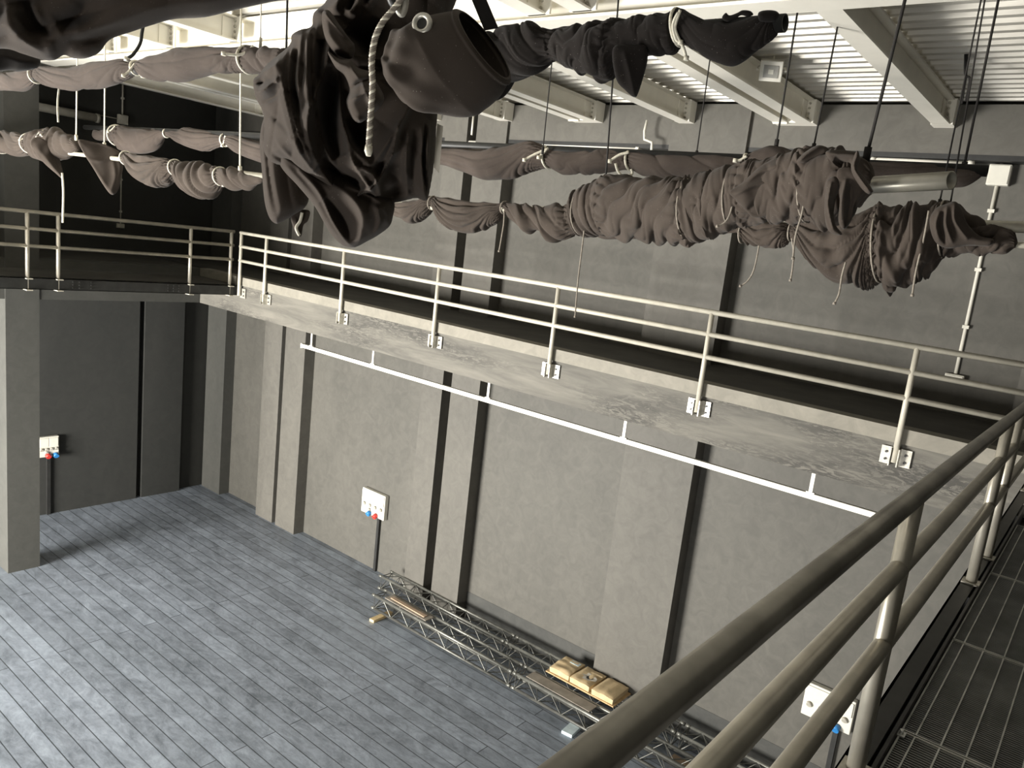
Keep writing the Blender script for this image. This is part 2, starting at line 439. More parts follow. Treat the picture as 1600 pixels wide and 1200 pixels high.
for k, yy in enumerate((-4, -2, 0.3, 2.7, 5.1, 7.5)):
    MB().box(-0.50, 1.9, yy-0.06, yy+0.06, 5.30, 5.59).build('trim_%d' % (31+k), 'black', kind='structure')
# grating panels
gl = ['steel grating panel beneath the camera, before the lower right corner', 'steel grating panel in the lower right corner, nearest visible to the camera', 'steel grating panel in the middle of the right-hand walkway',
      'steel grating panel further along the right-hand walkway', 'steel grating panel at the far end of the right-hand walkway']
for lab, (y0, y1) in zip(gl, [(0.90, 1.985), (1.995, 3.105), (3.115, 4.18), (4.19, 5.46), (5.47, 6.9)]):
    t = thing('floor_grating', lab, 'grating', (0.1, (y0+y1)/2, 5.61), 'grating panels of the walkway')
    b = MB(); yy = y0+0.02
    while yy < y1-0.01:
        b.box(-0.39, 1.3, yy, yy+0.005, 5.618, 5.648); yy += 0.017
    b.build('cross_bars', 'grate', t)
    b = MB(); x = -0.34
    while x < 1.3:
        b.box(x-0.003, x+0.003, y0, y1, 5.612, 5.651); x += 0.091
    b.build('bearing_bars', 'grateline', t)
    MB().box(-0.39, 1.3, y0, y0+0.007, 5.612, 5.652).box(-0.39, 1.3, y1-0.007, y1, 5.612, 5.652).box(-0.394, -0.387, y0, y1, 5.612, 5.652).build('edge_strip', 'grateline', t)
    MB().box(-0.385, 1.3, y0+0.01, y1-0.01, 5.605, 5.612).build('backing_sheet', 'black', t)
t = thing('grating_clip', 'small bright metal clip on the grating edge in the lower right', 'clip', (-0.386, 3.07, 5.652))
MB().box(-0.405, -0.37, 3.05, 3.09, 5.652, 5.658).tube([(-0.386, 3.07, 5.655), (-0.386, 3.07, 5.675)], 0.008, 8).build('clip', 'silver', t)

# ================================================================== hanging white track under the gallery
t = thing('hanging_track', 'long white straight track hung on short drops beneath the long gallery', 'track', (-7, 8.72, 4.94))
A = atY(473, 541, 8.72); B = atY(1362, 801, 8.72)
z = (A[2]+B[2])/2
MB().box(A[0], B[0]+0.05, 8.69, 8.75, z-0.035, z+0.035).build('track', 'white', t, 0.008)
MB().box(A[0]-0.01, A[0]+0.02, 8.68, 8.76, z-0.045, z+0.045).build('end_cap', 'white', t)
for px, py in ((487, 545), (583, 572), (763, 622), (975, 684), (1267, 768)):
    q = atY(px, py, 8.72)
    MB().box(q[0]-0.022, q[0]+0.022, 8.70, 8.714, z+0.03, 5.25).box(q[0]-0.05, q[0]+0.05, 8.695, 8.73, z+0.03, z+0.05).build('hanger', 'white', t)
t = thing('wall_hook', 'small white plate on the wall below the right end of the hanging track', 'plate', atY(1405, 813, 10.41))
q = atY(1405, 813, 10.41)
MB().box(q[0]-0.07, q[0]+0.07, 10.28, 10.45, q[2]-0.03, q[2]+0.03).build('plate', 'white', t, 0.005)

# ================================================================== wall sockets, conduits, tube lights
def socket_panel(label, c, w, h, nrm, order, loc_wall, cond):
    """c centre on wall; nrm 'y' faces -Y, 'x' faces +X"""
    c = np.array(c)
    t = thing('socket_panel', label, 'socket panel', c, 'three-phase socket panels')
    def bx(mb, u0, u1, z0, z1, d0, d1):
        if nrm == 'y': mb.box(c[0]+u0, c[0]+u1, c[1]-d1, c[1]-d0, c[2]+z0, c[2]+z1)
        else: mb.box(c[0]+d0, c[0]+d1, c[1]+u0, c[1]+u1, c[2]+z0, c[2]+z1)
        return mb
    bx(MB(), -w/2, w/2, -h/2, h/2, 0.0, 0.10).build('housing', 'whitebox', t, 0.012)
    bx(bx(MB(), -w/2+0.02, -0.004, h*0.02, h/2-0.03, 0.10, 0.118), 0.004, w/2-0.02, h*0.02, h/2-0.03, 0.10, 0.118).build('breaker_cover', 'whitebox', t, 0.006)
    def disc(u, zz, r, d, nm, mat, lab=None):
        p0 = (c[0]+u, c[1]-0.10, c[2]+zz) if nrm == 'y' else (c[0]+0.10, c[1]+u, c[2]+zz)
        p1 = (c[0]+u, c[1]-0.10-d, c[2]+zz-d*0.5) if nrm == 'y' else (c[0]+0.10+d, c[1]+u, c[2]+zz-d*0.5)
        o = MB().tube([p0, p1], [r, r*0.92], 16).build(nm, mat, t)
        if lab: o['label'] = lab
    for u in (-0.36*w, -0.12*w, 0.12*w, 0.36*w): disc(u, -0.10*h, 0.042*min(1, w/0.5), 0.03, 'socket', 'duct')
    disc(-0.12*w, -0.27*h, 0.036, 0.03, 'socket', 'duct')
    disc(order[0]*w, -0.40*h, 0.055, 0.07, 'outlet', 'blue', 'blue round outlet')
    disc(order[1]*w, -0.40*h, 0.055, 0.07, 'outlet', 'red', 'red round outlet')
    u = cond*w
    d = MB()
    bx(d, u-0.035, u+0.035, -c[2], -h/2, 0.0, 0.05)
    d.build('cable_duct', 'black', t)
socket_panel('white socket panel with blue and red outlets on the long wall near the truss ends', atY(588, 786, 10.43)*np.array([1, 0, 1])+np.array([0, 10.44, 0]), 0.74, 0.54, 'y', (-0.10, 0.18), None, 0.2)
socket_panel('white socket panel on the dark wall beside the left column', (-18.60, 6.60, 1.60), 0.40, 0.46, 'x', (0.32, -0.05), None, 0.05)
socket_panel('white socket panel seen between the foreground rails at lower right', (-2.27, 10.44, 1.52), 0.70, 0.50, 'y', (0.24, 0.06), None, 0.22)
def conduit(label, pts, r=0.018, mat='whitebox'):
    t = thing('wall_conduit', label, 'conduit', pts[0])
    MB().tube(pts, r, 8).build('tube', mat, t)
    if len(pts) >= 2:
        P = [np.array(p, float) for p in pts]
        for a, b in zip(P[:-1], P[1:]):
            L = np.linalg.norm(b-a)
            for s in np.arange(0.35, L-0.1, 0.7):
                p = a+(b-a)*s/L; MB().obox(p, (r*1.7, 0, 0), (0, r*1.5, 0), (0, 0, 0.02)).build('clip', mat, t)
    return t
def jbox(label, c, w=0.2, h=0.2, d=0.09, nrm='y', mat='whitebox'):
    t = thing('junction_box', label, 'junction box', c)
    b = MB(); e = MB()
    if nrm == 'y':
        b.box(c[0]-w/2, c[0]+w/2, c[1]-d, c[1], c[2]-h/2, c[2]+h/2); e.box(c[0]-w/2+.012, c[0]+w/2-.012, c[1]-d-.012, c[1]-d, c[2]-h/2+.012, c[2]+h/2-.012)
    else:
        b.box(c[0], c[0]+d, c[1]-w/2, c[1]+w/2, c[2]-h/2, c[2]+h/2); e.box(c[0]+d, c[0]+d+.012, c[1]-w/2+.012, c[1]+w/2-.012, c[2]-h/2+.012, c[2]+h/2-.012)
    b.build('box', mat, t, 0.01); e.build('lid', mat, t, 0.006)
yw = 10.43
p1 = atY(1583, 165, yw); p2 = atY(1565, 256, yw); p3 = atY(1560, 283, yw); p4 = atY(1497, 588, yw)
conduit('white conduit dropping from the ceiling to the junction box at upper right', [(p2[0], yw, 9.64), (p2[0], yw, p2[2])], 0.022)
conduit('white conduit running from the junction box down to the gallery railing at right', [(p2[0], yw, p3[2]), (p2[0]+0.01, yw, p4[2]+0.03)], 0.022)
jbox('white square junction box on the long wall at upper right', (p2[0]+0.01, 10.45, 8.83), 0.24, 0.24, 0.11)
jbox('small white socket box behind the gallery railing at the foot of the right conduit', (p2[0]+0.01, 10.45, p4[2]-0.03), 0.22, 0.10, 0.08)
q = atY(1013, 178, 10.05); q2 = atY(1008, 205, 10.05); q3 = atY(1010, 236, 10.05)
conduit('thin white conduit with a bend, dropping from the ceiling joist above the middle curtain', [(q[0], 10.04, 9.34), (q[0]-0.02, 10.04, q2[2]), (q[0]+0.0, 10.04, q2[2]-0.12), (q[0]+0.14, 10.04, q2[2]-0.16), (q[0]+0.15, 10.04, q3[2])], 0.02)
q = atY(738, 200, 10.12)
conduit('short thin white conduit above the small white box right of the big bundle', [(q[0], 10.12, 9.4), (q[0], 10.12, 9.07)], 0.018)
tl_ = [('white tube light on the long wall behind the middle curtain', atY(842, 228, 10.28), atY(1000, 236, 10.28)),
       ('white tube light on the long wall beside the right-hand junction box', atY(1362, 249, 10.28), atY(1520, 263, 10.28)),
       ('short white tube light on the long wall right of the big curtain bundle', atY(700, 226, 10.28), atY(755, 222, 10.28))]
def tubelight(lab, a, b, mat='white', r=0.055):
    a = np.array(a); b = np.array(b); b[2] = a[2] = (a[2]+b[2])/2
    t = thing('tube_light', lab, 'light', (a+b)/2, 'tube lights on the walls')
    d = (b-a)/np.linalg.norm(b-a)
    MB().tube([a+d*0.05, b-d*0.05], r, 16).build('tube', mat, t)
    MB().tube([a, a+d*0.06], r*1.12, 16).build('end_cap', mat, t); MB().tube([b-d*0.06, b], r*1.12, 16).build('end_cap', mat, t)
    off = np.array([0, 0.09, 0]) if abs(d[0]) > 0.5 else np.array([-0.09, 0, 0])
    for f in (0.2, 0.8):
        p = a+(b-a)*f
        MB().tube([p, p+off], 0.02, 8).build('bracket', 'galv', t)
for l, a, b in tl_: tubelight(l, a, b)
q = atY(1545, 269, 10.41)
conduit('short white conduit between the right tube light and the junction box', [(-1.9, 10.41, 8.85), (-1.72, 10.41, 8.85)], 0.018)
a = atX(52, 164, -18.55); b = atX(157, 186, -18.55)
tubelight('thick grey tube light on the dark far-left wall', (-18.63, a[1], a[2]), (-18.63, b[1], b[2]), 'duct', 0.085)
q = atX(195, 187, -18.6)
jbox('pale junction box high on the dark far-left wall', (-18.75, q[1], q[2]), 0.2, 0.2, 0.1, 'x', 'duct')
conduit('thin pale conduit rising from the junction box on the far-left wall', [(-18.72, q[1], q[2]+0.1), (-18.72, q[1], 9.6)], 0.018, 'duct')
conduit('thin pale conduit linking the far-left tube light to its junction box', [(-18.72, b[1]+0.05, q[2]), (-18.72, q[1]-0.1, q[2])], 0.012, 'duct')
q = atX(192, 350, -18.6)
conduit('thin pale conduit hanging down to the small socket on the far-left wall', [(-18.72, q[1], 8.6), (-18.72, q[1], q[2])], 0.015, 'duct')
jbox('small pale socket behind the left walkway railing', (-18.75, q[1], q[2]-0.05), 0.16, 0.1, 0.06, 'x', 'duct')
# floodlight on the ceiling
q = atZ(1205, 110, 9.5)
t = thing('floodlight', 'small square white floodlight fixed beside a ceiling joist', 'floodlight', q)
ax = np.array([0.86, 0.35, 0.0]); ay = np.array([0.2, -0.5, 0.84]); az = np.cross(ax, ay)
def ob(mb, c, ex, ey, ez): return mb.obox(c, ax*ex, ay*ey/np.linalg.norm(ay), az*ez/np.linalg.norm(az))
azn = az/np.linalg.norm(az)
if azn@(CAM-q) < 0: azn = -azn
ob(MB(), q, 0.13, 0.11, 0.035).build('housing', 'white', t, 0.01)
ob(MB(), q+azn*0.037, 0.085, 0.065, 0.006).build('lens', 'glass', t)
ob(MB(), q+azn*0.044, 0.03, 0.025, 0.004).build('diode', 'whitebox', t)
br = MB().tube([q+ax*0.16+azn*0.0, q+ax*0.16-azn*0.09, q-ax*0.16-azn*0.09, q-ax*0.16], 0.012, 8, smooth=False)
br.build('bracket', 'white', t)
MB().tube([q-azn*0.09, (q-azn*0.09)*np.array([1, 1, 0])+np.array([0, 0, 9.68])], 0.015, 8).build('stem', 'white', t)

# ================================================================== CLOTH TOOLS
def wob(seed, u, v, fu, fv, n=5):
    """smooth pseudo-noise, periodic in v (radians)"""
    r = np.random.RandomState(seed); out = 0
    for k in range(n):
        a = fu*(0.4+1.3*r.rand()); b = r.randint(0, fv+1); out = out+np.sin(a*u*2*PI+b*v+r.rand()*6.28)*(0.5+r.rand())
    return out/n
def smooth_interp(xs, ys, q):
    """monotone-ish cubic (Catmull-Rom in x)"""
    xs = np.array(xs, float); ys = np.array(ys, float)
    m = np.gradient(ys, xs); dl = np.diff(ys)/np.diff(xs)
    for i in range(1, len(m)-1):
        if dl[i-1]*dl[i] <= 0: m[i] = 0
        else: m[i] = np.sign(dl[i])*min(abs(m[i]), 2.5*min(abs(dl[i-1]), abs(dl[i])))
    i = np.clip(np.searchsorted(xs, q)-1, 0, len(xs)-2)
    h = xs[i+1]-xs[i]; t = np.clip((q-xs[i])/h, 0, 1)
    return ((2*t**3-3*t**2+1)*ys[i]+(t**3-2*t**2+t)*h*m[i]+(-2*t**3+3*t**2)*ys[i+1]+(t**3-t**2)*h*m[i+1])
def roll(parent, name, mat, Y, st, segs, seed=1, depth=0.85, step=1.2, nv=110, amp=0.17, dY=0.0):
    """cloth rolled round a bar.  st: (px, top, bottom).  segs: list of (px_end, mode, folds, slope)"""
    st = sorted(st); xs = [s[0] for s in st]
    q = np.arange(xs[0], xs[-1]+0.01, step)
    top = smooth_interp(xs, [s[1] for s in st], q); bot = smooth_interp(xs, [s[2] for s in st], q)
    YF = Y if callable(Y) else (lambda p_: Y)
    T = np.array([atY(a, b, YF(a)) for a, b in zip(q, top)]); B = np.array([atY(a, b, YF(a)) for a, b in zip(q, bot)])
    th = np.linspace(0, 2*PI, nv, endpoint=False)
    U, TH = np.meshgrid(q, th, indexing='ij')
    F = np.zeros_like(U)
    x0 = xs[0]
    edges = [x0]+[s[0] for s in segs]
    for i, (x1, mode, nf, slope) in enumerate(segs):
        x0 = edges[i]; s = (U-x0)/(x1-x0); msk = (s >= 0) & (s <= 1); sc = np.clip(s, 0, 1)
        env = np.sin(PI*np.clip(sc, 0.0, 1.0))**0.35
        warp = 1.3*wob(seed*31+i*7, sc*1.0, TH, 1.3, 2)+0.42*wob(seed*17+i*3+5, sc, TH, 3.0, 5)
        v = (1-np.sin(TH))/2
        if mode == 'swag':
            c = v/np.maximum(0.22, np.sin(PI*sc)**0.75)
            phi = c*nf*PI*0.5+warp*0.55
        elif mode == 'pleat':      # pleats fanning along the bar from a tie
            phi = nf*TH+slope*np.sin(PI*sc)*1.2+warp*0.5
        else:                      # spiral wrap
            phi = max(1, int(nf//3))*TH+slope*2*PI*sc*nf/2+warp
        bul = np.abs(np.sin(phi))**0.62+0.45*np.abs(np.sin(phi*1.7+warp*2.3+1.1))**0.7*np.clip(0.5+1.5*wob(seed*9+i, sc, TH, 2.5, 3), 0, 1)-0.12
        mod = 0.45+0.55*np.clip(0.5+1.2*wob(seed*5+i+77, sc, TH, 2.0, 2), 0, 1)
        f = (bul-0.62)*mod
        # fine creases near the ties
        tie = np.exp(-(sc/0.10)**2)+np.exp(-((1-sc)/0.10)**2)
        f = f*(0.55+0.45*env)+0.55*tie*(np.abs(np.sin(9*TH+warp*1.5+sc*8))**0.8-0.6)
        F = np.where(msk, f, F)
    F = F+0.22*wob(seed+400, (U-xs[0])/120.0, TH, 1.5, 4, 7)
    rad = 1+1.55*amp*F
    C = (T+B)/2; H = (T-B)/2
    hz = np.linalg.norm(H, axis=1)
    e = np.minimum((q-xs[0])/(4*step), (xs[-1]-q)/(4*step)); e = np.sqrt(np.clip(e, 0.02, 1))
    rad = rad*e[:, None]
    P = C[:, None, :]+np.sin(TH)[..., None]*rad[..., None]*H[:, None, :]
    P[..., 1] += -np.cos(TH)*rad*hz[:, None]*depth+dY
    mb = MB(); mb.grid(P, closed_v=True)
    nq = len(q); o = 0
    mb.f.append(tuple(range(nv))); mb.f.append(tuple((nq-1)*nv+k for k in reversed(range(nv)))); mb.sm += [True, True]
    return mb.build(name, mat, parent)
def catmull(P, closed=True, n=6):
    P = np.array(P, float); N_ = len(P); out = []
    rngi = range(N_) if closed else range(N_-1)
    for i in rngi:
        if closed: p0, p1, p2, p3 = P[(i-1) % N_], P[i], P[(i+1) % N_], P[(i+2) % N_]
        else: p0, p1, p2, p3 = P[max(i-1, 0)], P[i], P[i+1], P[min(i+2, N_-1)]
        for k in range(n):
            t = k/n
            out.append(0.5*((2*p1)+(-p0+p2)*t+(2*p0-5*p1+4*p2-p3)*t*t+(-p0+3*p1-3*p2+p3)*t**3))
    if not closed: out.append(P[-1])
    return np.array(out)
def segdist(Q, A, B):
    """distances of points Q(n,2) to segments A->B (m,2): returns dist (n,m), t"""
    d = B-A; L2 = (d**2).sum(1)+1e-9
    t = np.clip(((Q[:, None, :]-A[None])*d[None]).sum(2)/L2, 0, 1)
    c = A[None]+t[..., None]*d[None]
    return np.linalg.norm(Q[:, None, :]-c, axis=2), c
class Frame:
    """plane through the traced pixel (px,py) at wall-parallel distance Y, square to the line of sight"""
    def __init__(s, px, py, Y):
        s.C = atY(px, py, Y); s.n = (CAM-s.C); s.D = np.linalg.norm(s.n); s.n = s.n/s.D
    def P(s, px, py, h=0.0):
        d = ray(px, py); t = ((s.C-CAM)@s.n)/(d@s.n)
        return CAM+d*t+s.n*h
    def PP(s, XY, h):
        d = np.outer((XY[:, 0]-CX)/FPX, RT)-np.outer((XY[:, 1]-CY)/FPX, UP)+FW[None]
        t = ((s.C-CAM)@s.n)/(d@s.n)
        return CAM+d*t[:, None]+s.n[None]*np.array(h)[:, None]
def pillow(parent, name, mat, fr, outline, T, w, ridges=(), g=3.0, seed=1, back=0.8, n_amp=0.012, n_sc=40.0, smooth_out=True, tilt=(0, 0), flow=()):
    """a folded lump of cloth: traced outline, rounded to a real thickness T (m), with sculpted folds.
    ridges: (polyline px, width px, height m, asym)"""
    pl = catmull(outline, True, 6) if smooth_out else np.array(outline, float)
    A = pl; B = np.roll(pl, -1, axis=0)
    lo = pl.min(0)-g; hi = pl.max(0)+g
    gx = np.arange(lo[0], hi[0]+g, g); gy = np.arange(lo[1], hi[1]+g, g)
    GX, GY = np.meshgrid(gx, gy, indexing='ij'); Q = np.stack([GX.ravel(), GY.ravel()], 1)
    dmin = np.full(len(Q), 1e9); cp = np.zeros_like(Q); ins = np.zeros(len(Q), bool)
    for k in range(0, len(Q), 4000):
        D, c = segdist(Q[k:k+4000], A, B); j = D.argmin(1); r = np.arange(len(j))
        dmin[k:k+4000] = D[r, j]; cp[k:k+4000] = c[r, j]
        x, y = Q[k:k+4000, 0][:, None], Q[k:k+4000, 1][:, None]
        cond = ((A[None, :, 1] > y) != (B[None, :, 1] > y))
        with np.errstate(divide='ignore', invalid='ignore'):
            xi = (B[None, :, 0]-A[None, :, 0])*(y-A[None, :, 1])/(B[None, :, 1]-A[None, :, 1]+1e-12)+A[None, :, 0]
        ins[k:k+4000] = (np.sum(cond & (x < xi), axis=1) % 2) == 1
    inner = ins & (dmin > 0.35*g)
    nx, ny = len(gx), len(gy)
    I = inner.reshape(nx, ny)
    used = np.zeros((nx, ny), bool); cells = []
    for i in range(nx-1):
        for j in range(ny-1):
            if I[i, j] or I[i+1, j] or I[i+1, j+1] or I[i, j+1]:
                cells.append((i*ny+j, (i+1)*ny+j, (i+1)*ny+j+1, i*ny+j+1))
                used[i:i+2, j:j+2] = True
    us = np.nonzero(used.ravel())[0]
    XY = np.where(inner[:, None], Q, cp)[us]
    d = np.where(inner, dmin, 0.0)[us]
    prof = np.sqrt(np.clip(1-(1-np.clip(d/w, 0, 1))**2, 0, 1))
    R = np.zeros(len(XY))
    for rd in ridges:
        pts, wd, hh = rd[0], rd[1], rd[2]; asym = rd[3] if len(rd) > 3 else 0.0
        pc = catmull(pts, False, 6) if len(pts) > 2 else np.array(pts, float)
        D, c = segdist(XY, pc[:-1], pc[1:]); j = D.argmin(1); dd = D[np.arange(len(j)), j]
        a = pc[:-1][j]; b = pc[1:][j]
        side = np.sign((b[:, 0]-a[:, 0])*(XY[:, 1]-a[:, 1])-(b[:, 1]-a[:, 1])*(XY[:, 0]-a[:, 0]))
        ww = np.where(side > 0, wd*(1-asym), wd*(1+asym))
        # taper at both ends of the fold
        seglen = np.linalg.norm(pc[1:]-pc[:-1], axis=1); cum = np.concatenate([[0], np.cumsum(seglen)])
        cc = c[np.arange(len(j)), j]
        tt = (cum[j]+np.linalg.norm(cc-a, axis=1))/cum[-1]
        tap = np.clip(np.sin(PI*np.clip(tt, 0.0, 1.0)), 0, 1)**0.5*0.85+0.15
        R += hh*tap*np.exp(-(dd/np.maximum(ww, 0.6))**1.45)
    x, y = XY[:, 0]/n_sc, XY[:, 1]/n_sc
    r = np.random.RandomState(seed); nz = 0
    for k in range(9):
        a, b = r.randn(2)*(0.6+0.25*k); nz = nz+np.sin(a*x+b*y+r.rand()*6.28+0.8*np.sin(0.7*b*x-0.5*a*y))/(1+0.35*k)
    for ang, lam, fa, wp in flow:
        ca, sa = math.cos(math.radians(ang)), math.sin(math.radians(ang))
        cr = -XY[:, 0]*sa+XY[:, 1]*ca; al = XY[:, 0]*ca+XY[:, 1]*sa
        ph = PI*cr/lam+wp*(np.sin(al/(lam*2.6)+cr/(lam*5)+seed)+0.7*np.sin(al/(lam*5.3)-cr/(lam*3.7)+2*seed))
        md = np.clip(0.5+0.8*np.sin(al/(lam*3.1)+1.3*np.sin(cr/(lam*2.2)+seed))*np.cos(cr/(lam*2.9)+seed*1.7), 0.05, 1)
        R += fa*md*(np.abs(np.sin(ph))**0.65-0.6)
    fade = np.clip(d/(0.22*w), 0, 1)
    hf = T*prof+(R+n_amp*nz*0.5)*fade
    tl = ((XY[:, 0]-pl[:, 0].mean())*tilt[0]+(XY[:, 1]-pl[:, 1].mean())*tilt[1])
    Pf = fr.PP(XY, hf+tl); Pb = fr.PP(XY, -back*T*prof+tl)
    remap = -np.ones(nx*ny, int); remap[us] = np.arange(len(us))
    bnd = d <= 0
    nb = len(us); bid = np.where(bnd, np.arange(nb), np.arange(nb)+nb)
    V = np.concatenate([Pf, Pb]); mb = MB(); fs = []
    for c in cells:
        ff = [remap[k] for k in c]
        def clean(f):
            o = []
            for q_ in f:
                if not o or o[-1] != q_: o.append(q_)
            return o
        fs.append(tuple(ff[::-1]))
        if not all(bnd[k] for k in ff): fs.append(tuple(bid[k] for k in ff))
    mb.add(V, fs, True)
    return mb.build(name, mat, parent)
def cordpx(parent, name, mat, fr, pts, r, h=0.0, n=8, smooth=True):
    pc = catmull(pts, False, 6) if (len(pts) > 2 and smooth) else np.array(pts, float)
    hs = h if isinstance(h, (list, tuple)) else [h]*2
    H = np.linspace(hs[0], hs[-1], len(pc))
    return MB().tube([fr.P(p[0], p[1], hh) for p, hh in zip(pc, H)], r, n).build(name, mat, parent)
def tie(parent, Y, px, top, bot, mat='rope', r=0.010, tails=(), lean=0.0):
    """cord bound round the roll at px, with loose tails (pixel polylines)"""
    Y = Y(px) if callable(Y) else Y
    T = atY(px+lean, top-1.5, Y); B = atY(px-lean, bot+1.5, Y); C = (T+B)/2; H = (T-B)/2; h = np.linalg.norm(H)
    pts = []
    for k in range(25):
        a = 2*PI*k/24; p = C+H*math.sin(a); p[1] += -math.cos(a)*h*0.95; pts.append(p)
    o = MB().tube(pts, r, 8, caps=False).build('tie_cord', mat, parent)
    fr = Frame(px, (top+bot)/2, Y)
    for tl in tails:
        pc = catmull(tl, False, 5) if len(tl) > 2 else np.array(tl, float)
        mb = MB().tube([fr.P(p[0], p[1], h*1.02) for p in pc], r, 8)
        e = fr.P(pc[-1][0], pc[-1][1], h*1.02)
        mb.tube([e-np.array([0, 0, r*1.3]), e+np.array([0, 0, r*1.3])], r*1.7, 8)
        s_ = mb.build('cord_tail', mat, parent); s_.parent = o
    return o

# ================================================================== FLY BARS, CURTAINS, LINES
Y1, Y2, Y6, Y4, Y3 = 1.6, 2.6, 4.4, 4.9, 6.0
_ka, _kb = [(lambda d: d[0]/d[1])(ray(p_, 300)) for p_ in (897, 1487)]
_xa, _xb = _ka*4.35, _kb*3.30; _m = (3.30-4.35)/(_xb-_xa)
def Y5(px):
    d = ray(px, 300); return (4.35-_m*_xa)/(1-_m*d[0]/d[1])
PEND = []
def bar(label, a, b, r, mat, hollow=True):
    a = np.array(a, float); b = np.array(b, float)
    o = (MB().pipe(a, b, r, r*0.84, 24) if hollow else MB().tube([a, b], r, 20)).build('bar', mat)
    o['label'] = label; PEND.append(o)
def curtain(name, label, loc, group=None):
    """a curtain bound to its bar: the bar moves with it, so it is a part"""
    t = thing(name, label, 'curtain', loc, group)
    while PEND:
        o = PEND.pop(); o.parent = t; o.location = tuple(-np.array(t.location))
    return t
def line(label, px, ptop, pbot, Y, mat='dkrope', r=0.010, x_top=None, zt=9.66, group='dark suspension ropes', name='suspension_rope', nat=False):
    """rope running from (px,pbot) on the plane Y up to the ceiling; x_top: pixel where it leaves the picture / meets the ceiling"""
    p = atY(px, pbot, Y)
    if ptop is not None:
        q = atY(x_top if x_top is not None else px, ptop, Y)
        if not nat: q = p+(q-p)*((zt-p[2])/(q[2]-p[2]))
    else: q = np.array([p[0], p[1], zt])
    t = thing(name, label, 'rope', p, group)
    MB().tube([p, q], r, 8).build('rope', mat, t)
    k = MB().tube([p+np.array([0, 0, -0.03]), p+np.array([0, 0, 0.04])], r*2.2, 8)
    k.build('knot', mat, t)
    return t
# ---- middle smooth curtain (furthest bar)
bar('dark bar end', atY(133, 199, Y3), atY(1543, 267, Y3), 0.040, 'black')
t = curtain('rolled_curtain', 'long smooth curtain tied with white cords, furthest back, running across the whole picture', atY(850, 248, Y3), 'rolled curtains')
st3 = [(145,203,210),(152,203,219),(178,202,221),(186,199,228),(194,197,236),(213,199,240),(240,201,232),(260,204,213),(277,204,221),(293,200,229),(320,204,235),(352,212,227),(368,212,237),(400,221,251),
       (450,228,262),(520,230,262),(600,230,258),(677,231,256),(725,231,267),(762,231,281),(794,229,279),(831,221,267),(856,231,261),(881,236,272),(912,237,272),(944,234,270),(984,238,264),(1006,239,275),(1037,242,278),(1069,242,277),
       (1110,243,276),(1150,243,268),(1166,243,260),(1185,235,268),(1205,228,272),(1220,229,272),(1245,240,276),(1300,248,282),(1370,253,288),(1420,255,290),(1460,256,292),(1500,261,292),(1525,263,282),(1538,264,272)]
roll(t, 'cloth', 'clothgrey', Y3, st3, [(192,'wrap',3,.5),(260,'swag',3,0),(352,'pleat',5,2),(600,'pleat',4,2),(856,'swag',5,1),(984,'wrap',6,-.5),(1166,'wrap',5,.6),(1300,'wrap',4,.4),(1538,'pleat',3,1)], seed=11, amp=0.15)
for px, a, b, tl in ((183,197,226,[[(180,197),(174,203),(169,206)]]), (260,204,213,[[(262,206),(268,204)]]), (352,211,227,[[(352,212),(350,222),(347,228)],[(353,212),(352,220),(355,227)]]),
                     (856,231,261,[[(857,232),(836,241),(820,250)],[(855,233),(848,240),(842,246)]]), (984,238,264,[[(983,238),(968,242),(953,252)],[(986,264),(988,270),(984,275)],[(962,255),(966,268),(976,278)]]),
                     (1166,243,262,[[(1167,244),(1157,250),(1149,251)]])):
    tie(t, Y3, px, a, b, r=0.012, tails=tl)
# ---- left curtain bundle on the cream bar (left of the big bundle) and its continuation at right
bar('thin cream bar', atY(-40, 222, Y6), atY(430, 277, Y6), 0.026, 'pipe')
t = curtain('rolled_curtain', 'crumpled dark curtain with two hanging corners, on the cream bar at the left', atY(200, 245, Y6), 'rolled curtains')
st6 = [(-60,208,238),(-20,210,240),(5,207,238),(20,207,240),(36,210,243),(47,212,236),(56,207,244),(70,203,250),(85,203,248),(100,208,246),(112,213,240),(122,220,238)]
roll(t, 'cloth', 'cloth', Y6, st6, [(47,'wrap',6,.7),(78,'wrap',5,-.8),(122,'wrap',5,.9)], seed=21, amp=0.24)
fr = Frame(85, 240, Y6-0.08)
pillow(t, 'hanging_corner', 'cloth', fr, [(47,222),(60,214),(80,226),(90,240),(97,262),(98,279),(86,270),(70,256),(56,240)], 0.035, 12, [([(52,228),(72,248),(95,276)],5,.03),([(80,232),(90,255),(97,275)],4,-.03)], g=1.6, seed=3, n_amp=.02, n_sc=12)
fr = Frame(165, 250, Y6-0.05)
pillow(t, 'hanging_corner', 'cloth', fr, [(122,219),(142,221),(165,226),(188,238),(193,252),(190,275),(184,298),(174,304),(162,290),(145,262),(131,240)], 0.03, 14,
       [([(134,248),(160,251),(188,240)],3,.02),([(176,250),(180,275),(172,302)],6,.035),([(186,250),(188,270),(182,296)],4,.03),([(130,240),(150,270),(168,298)],4,.02)], g=1.6, seed=4, n_amp=.02, n_sc=15)
st6b = [(192,238,252),(205,240,266),(215,241,278),(228,243,287),(248,245,291),(264,248,285),(274,251,272),(284,253,290),(298,254,303),(314,256,309),(328,259,304),(338,261,296),(345,264,288),(356,262,293),(368,264,296),(380,268,294),(388,273,296),(398,275,290),(412,276,284)]
roll(t, 'cloth', 'cloth', Y6, st6b, [(274,'swag',7,0),(345,'wrap',8,.8),(412,'wrap',5,.6)], seed=23, amp=0.26)
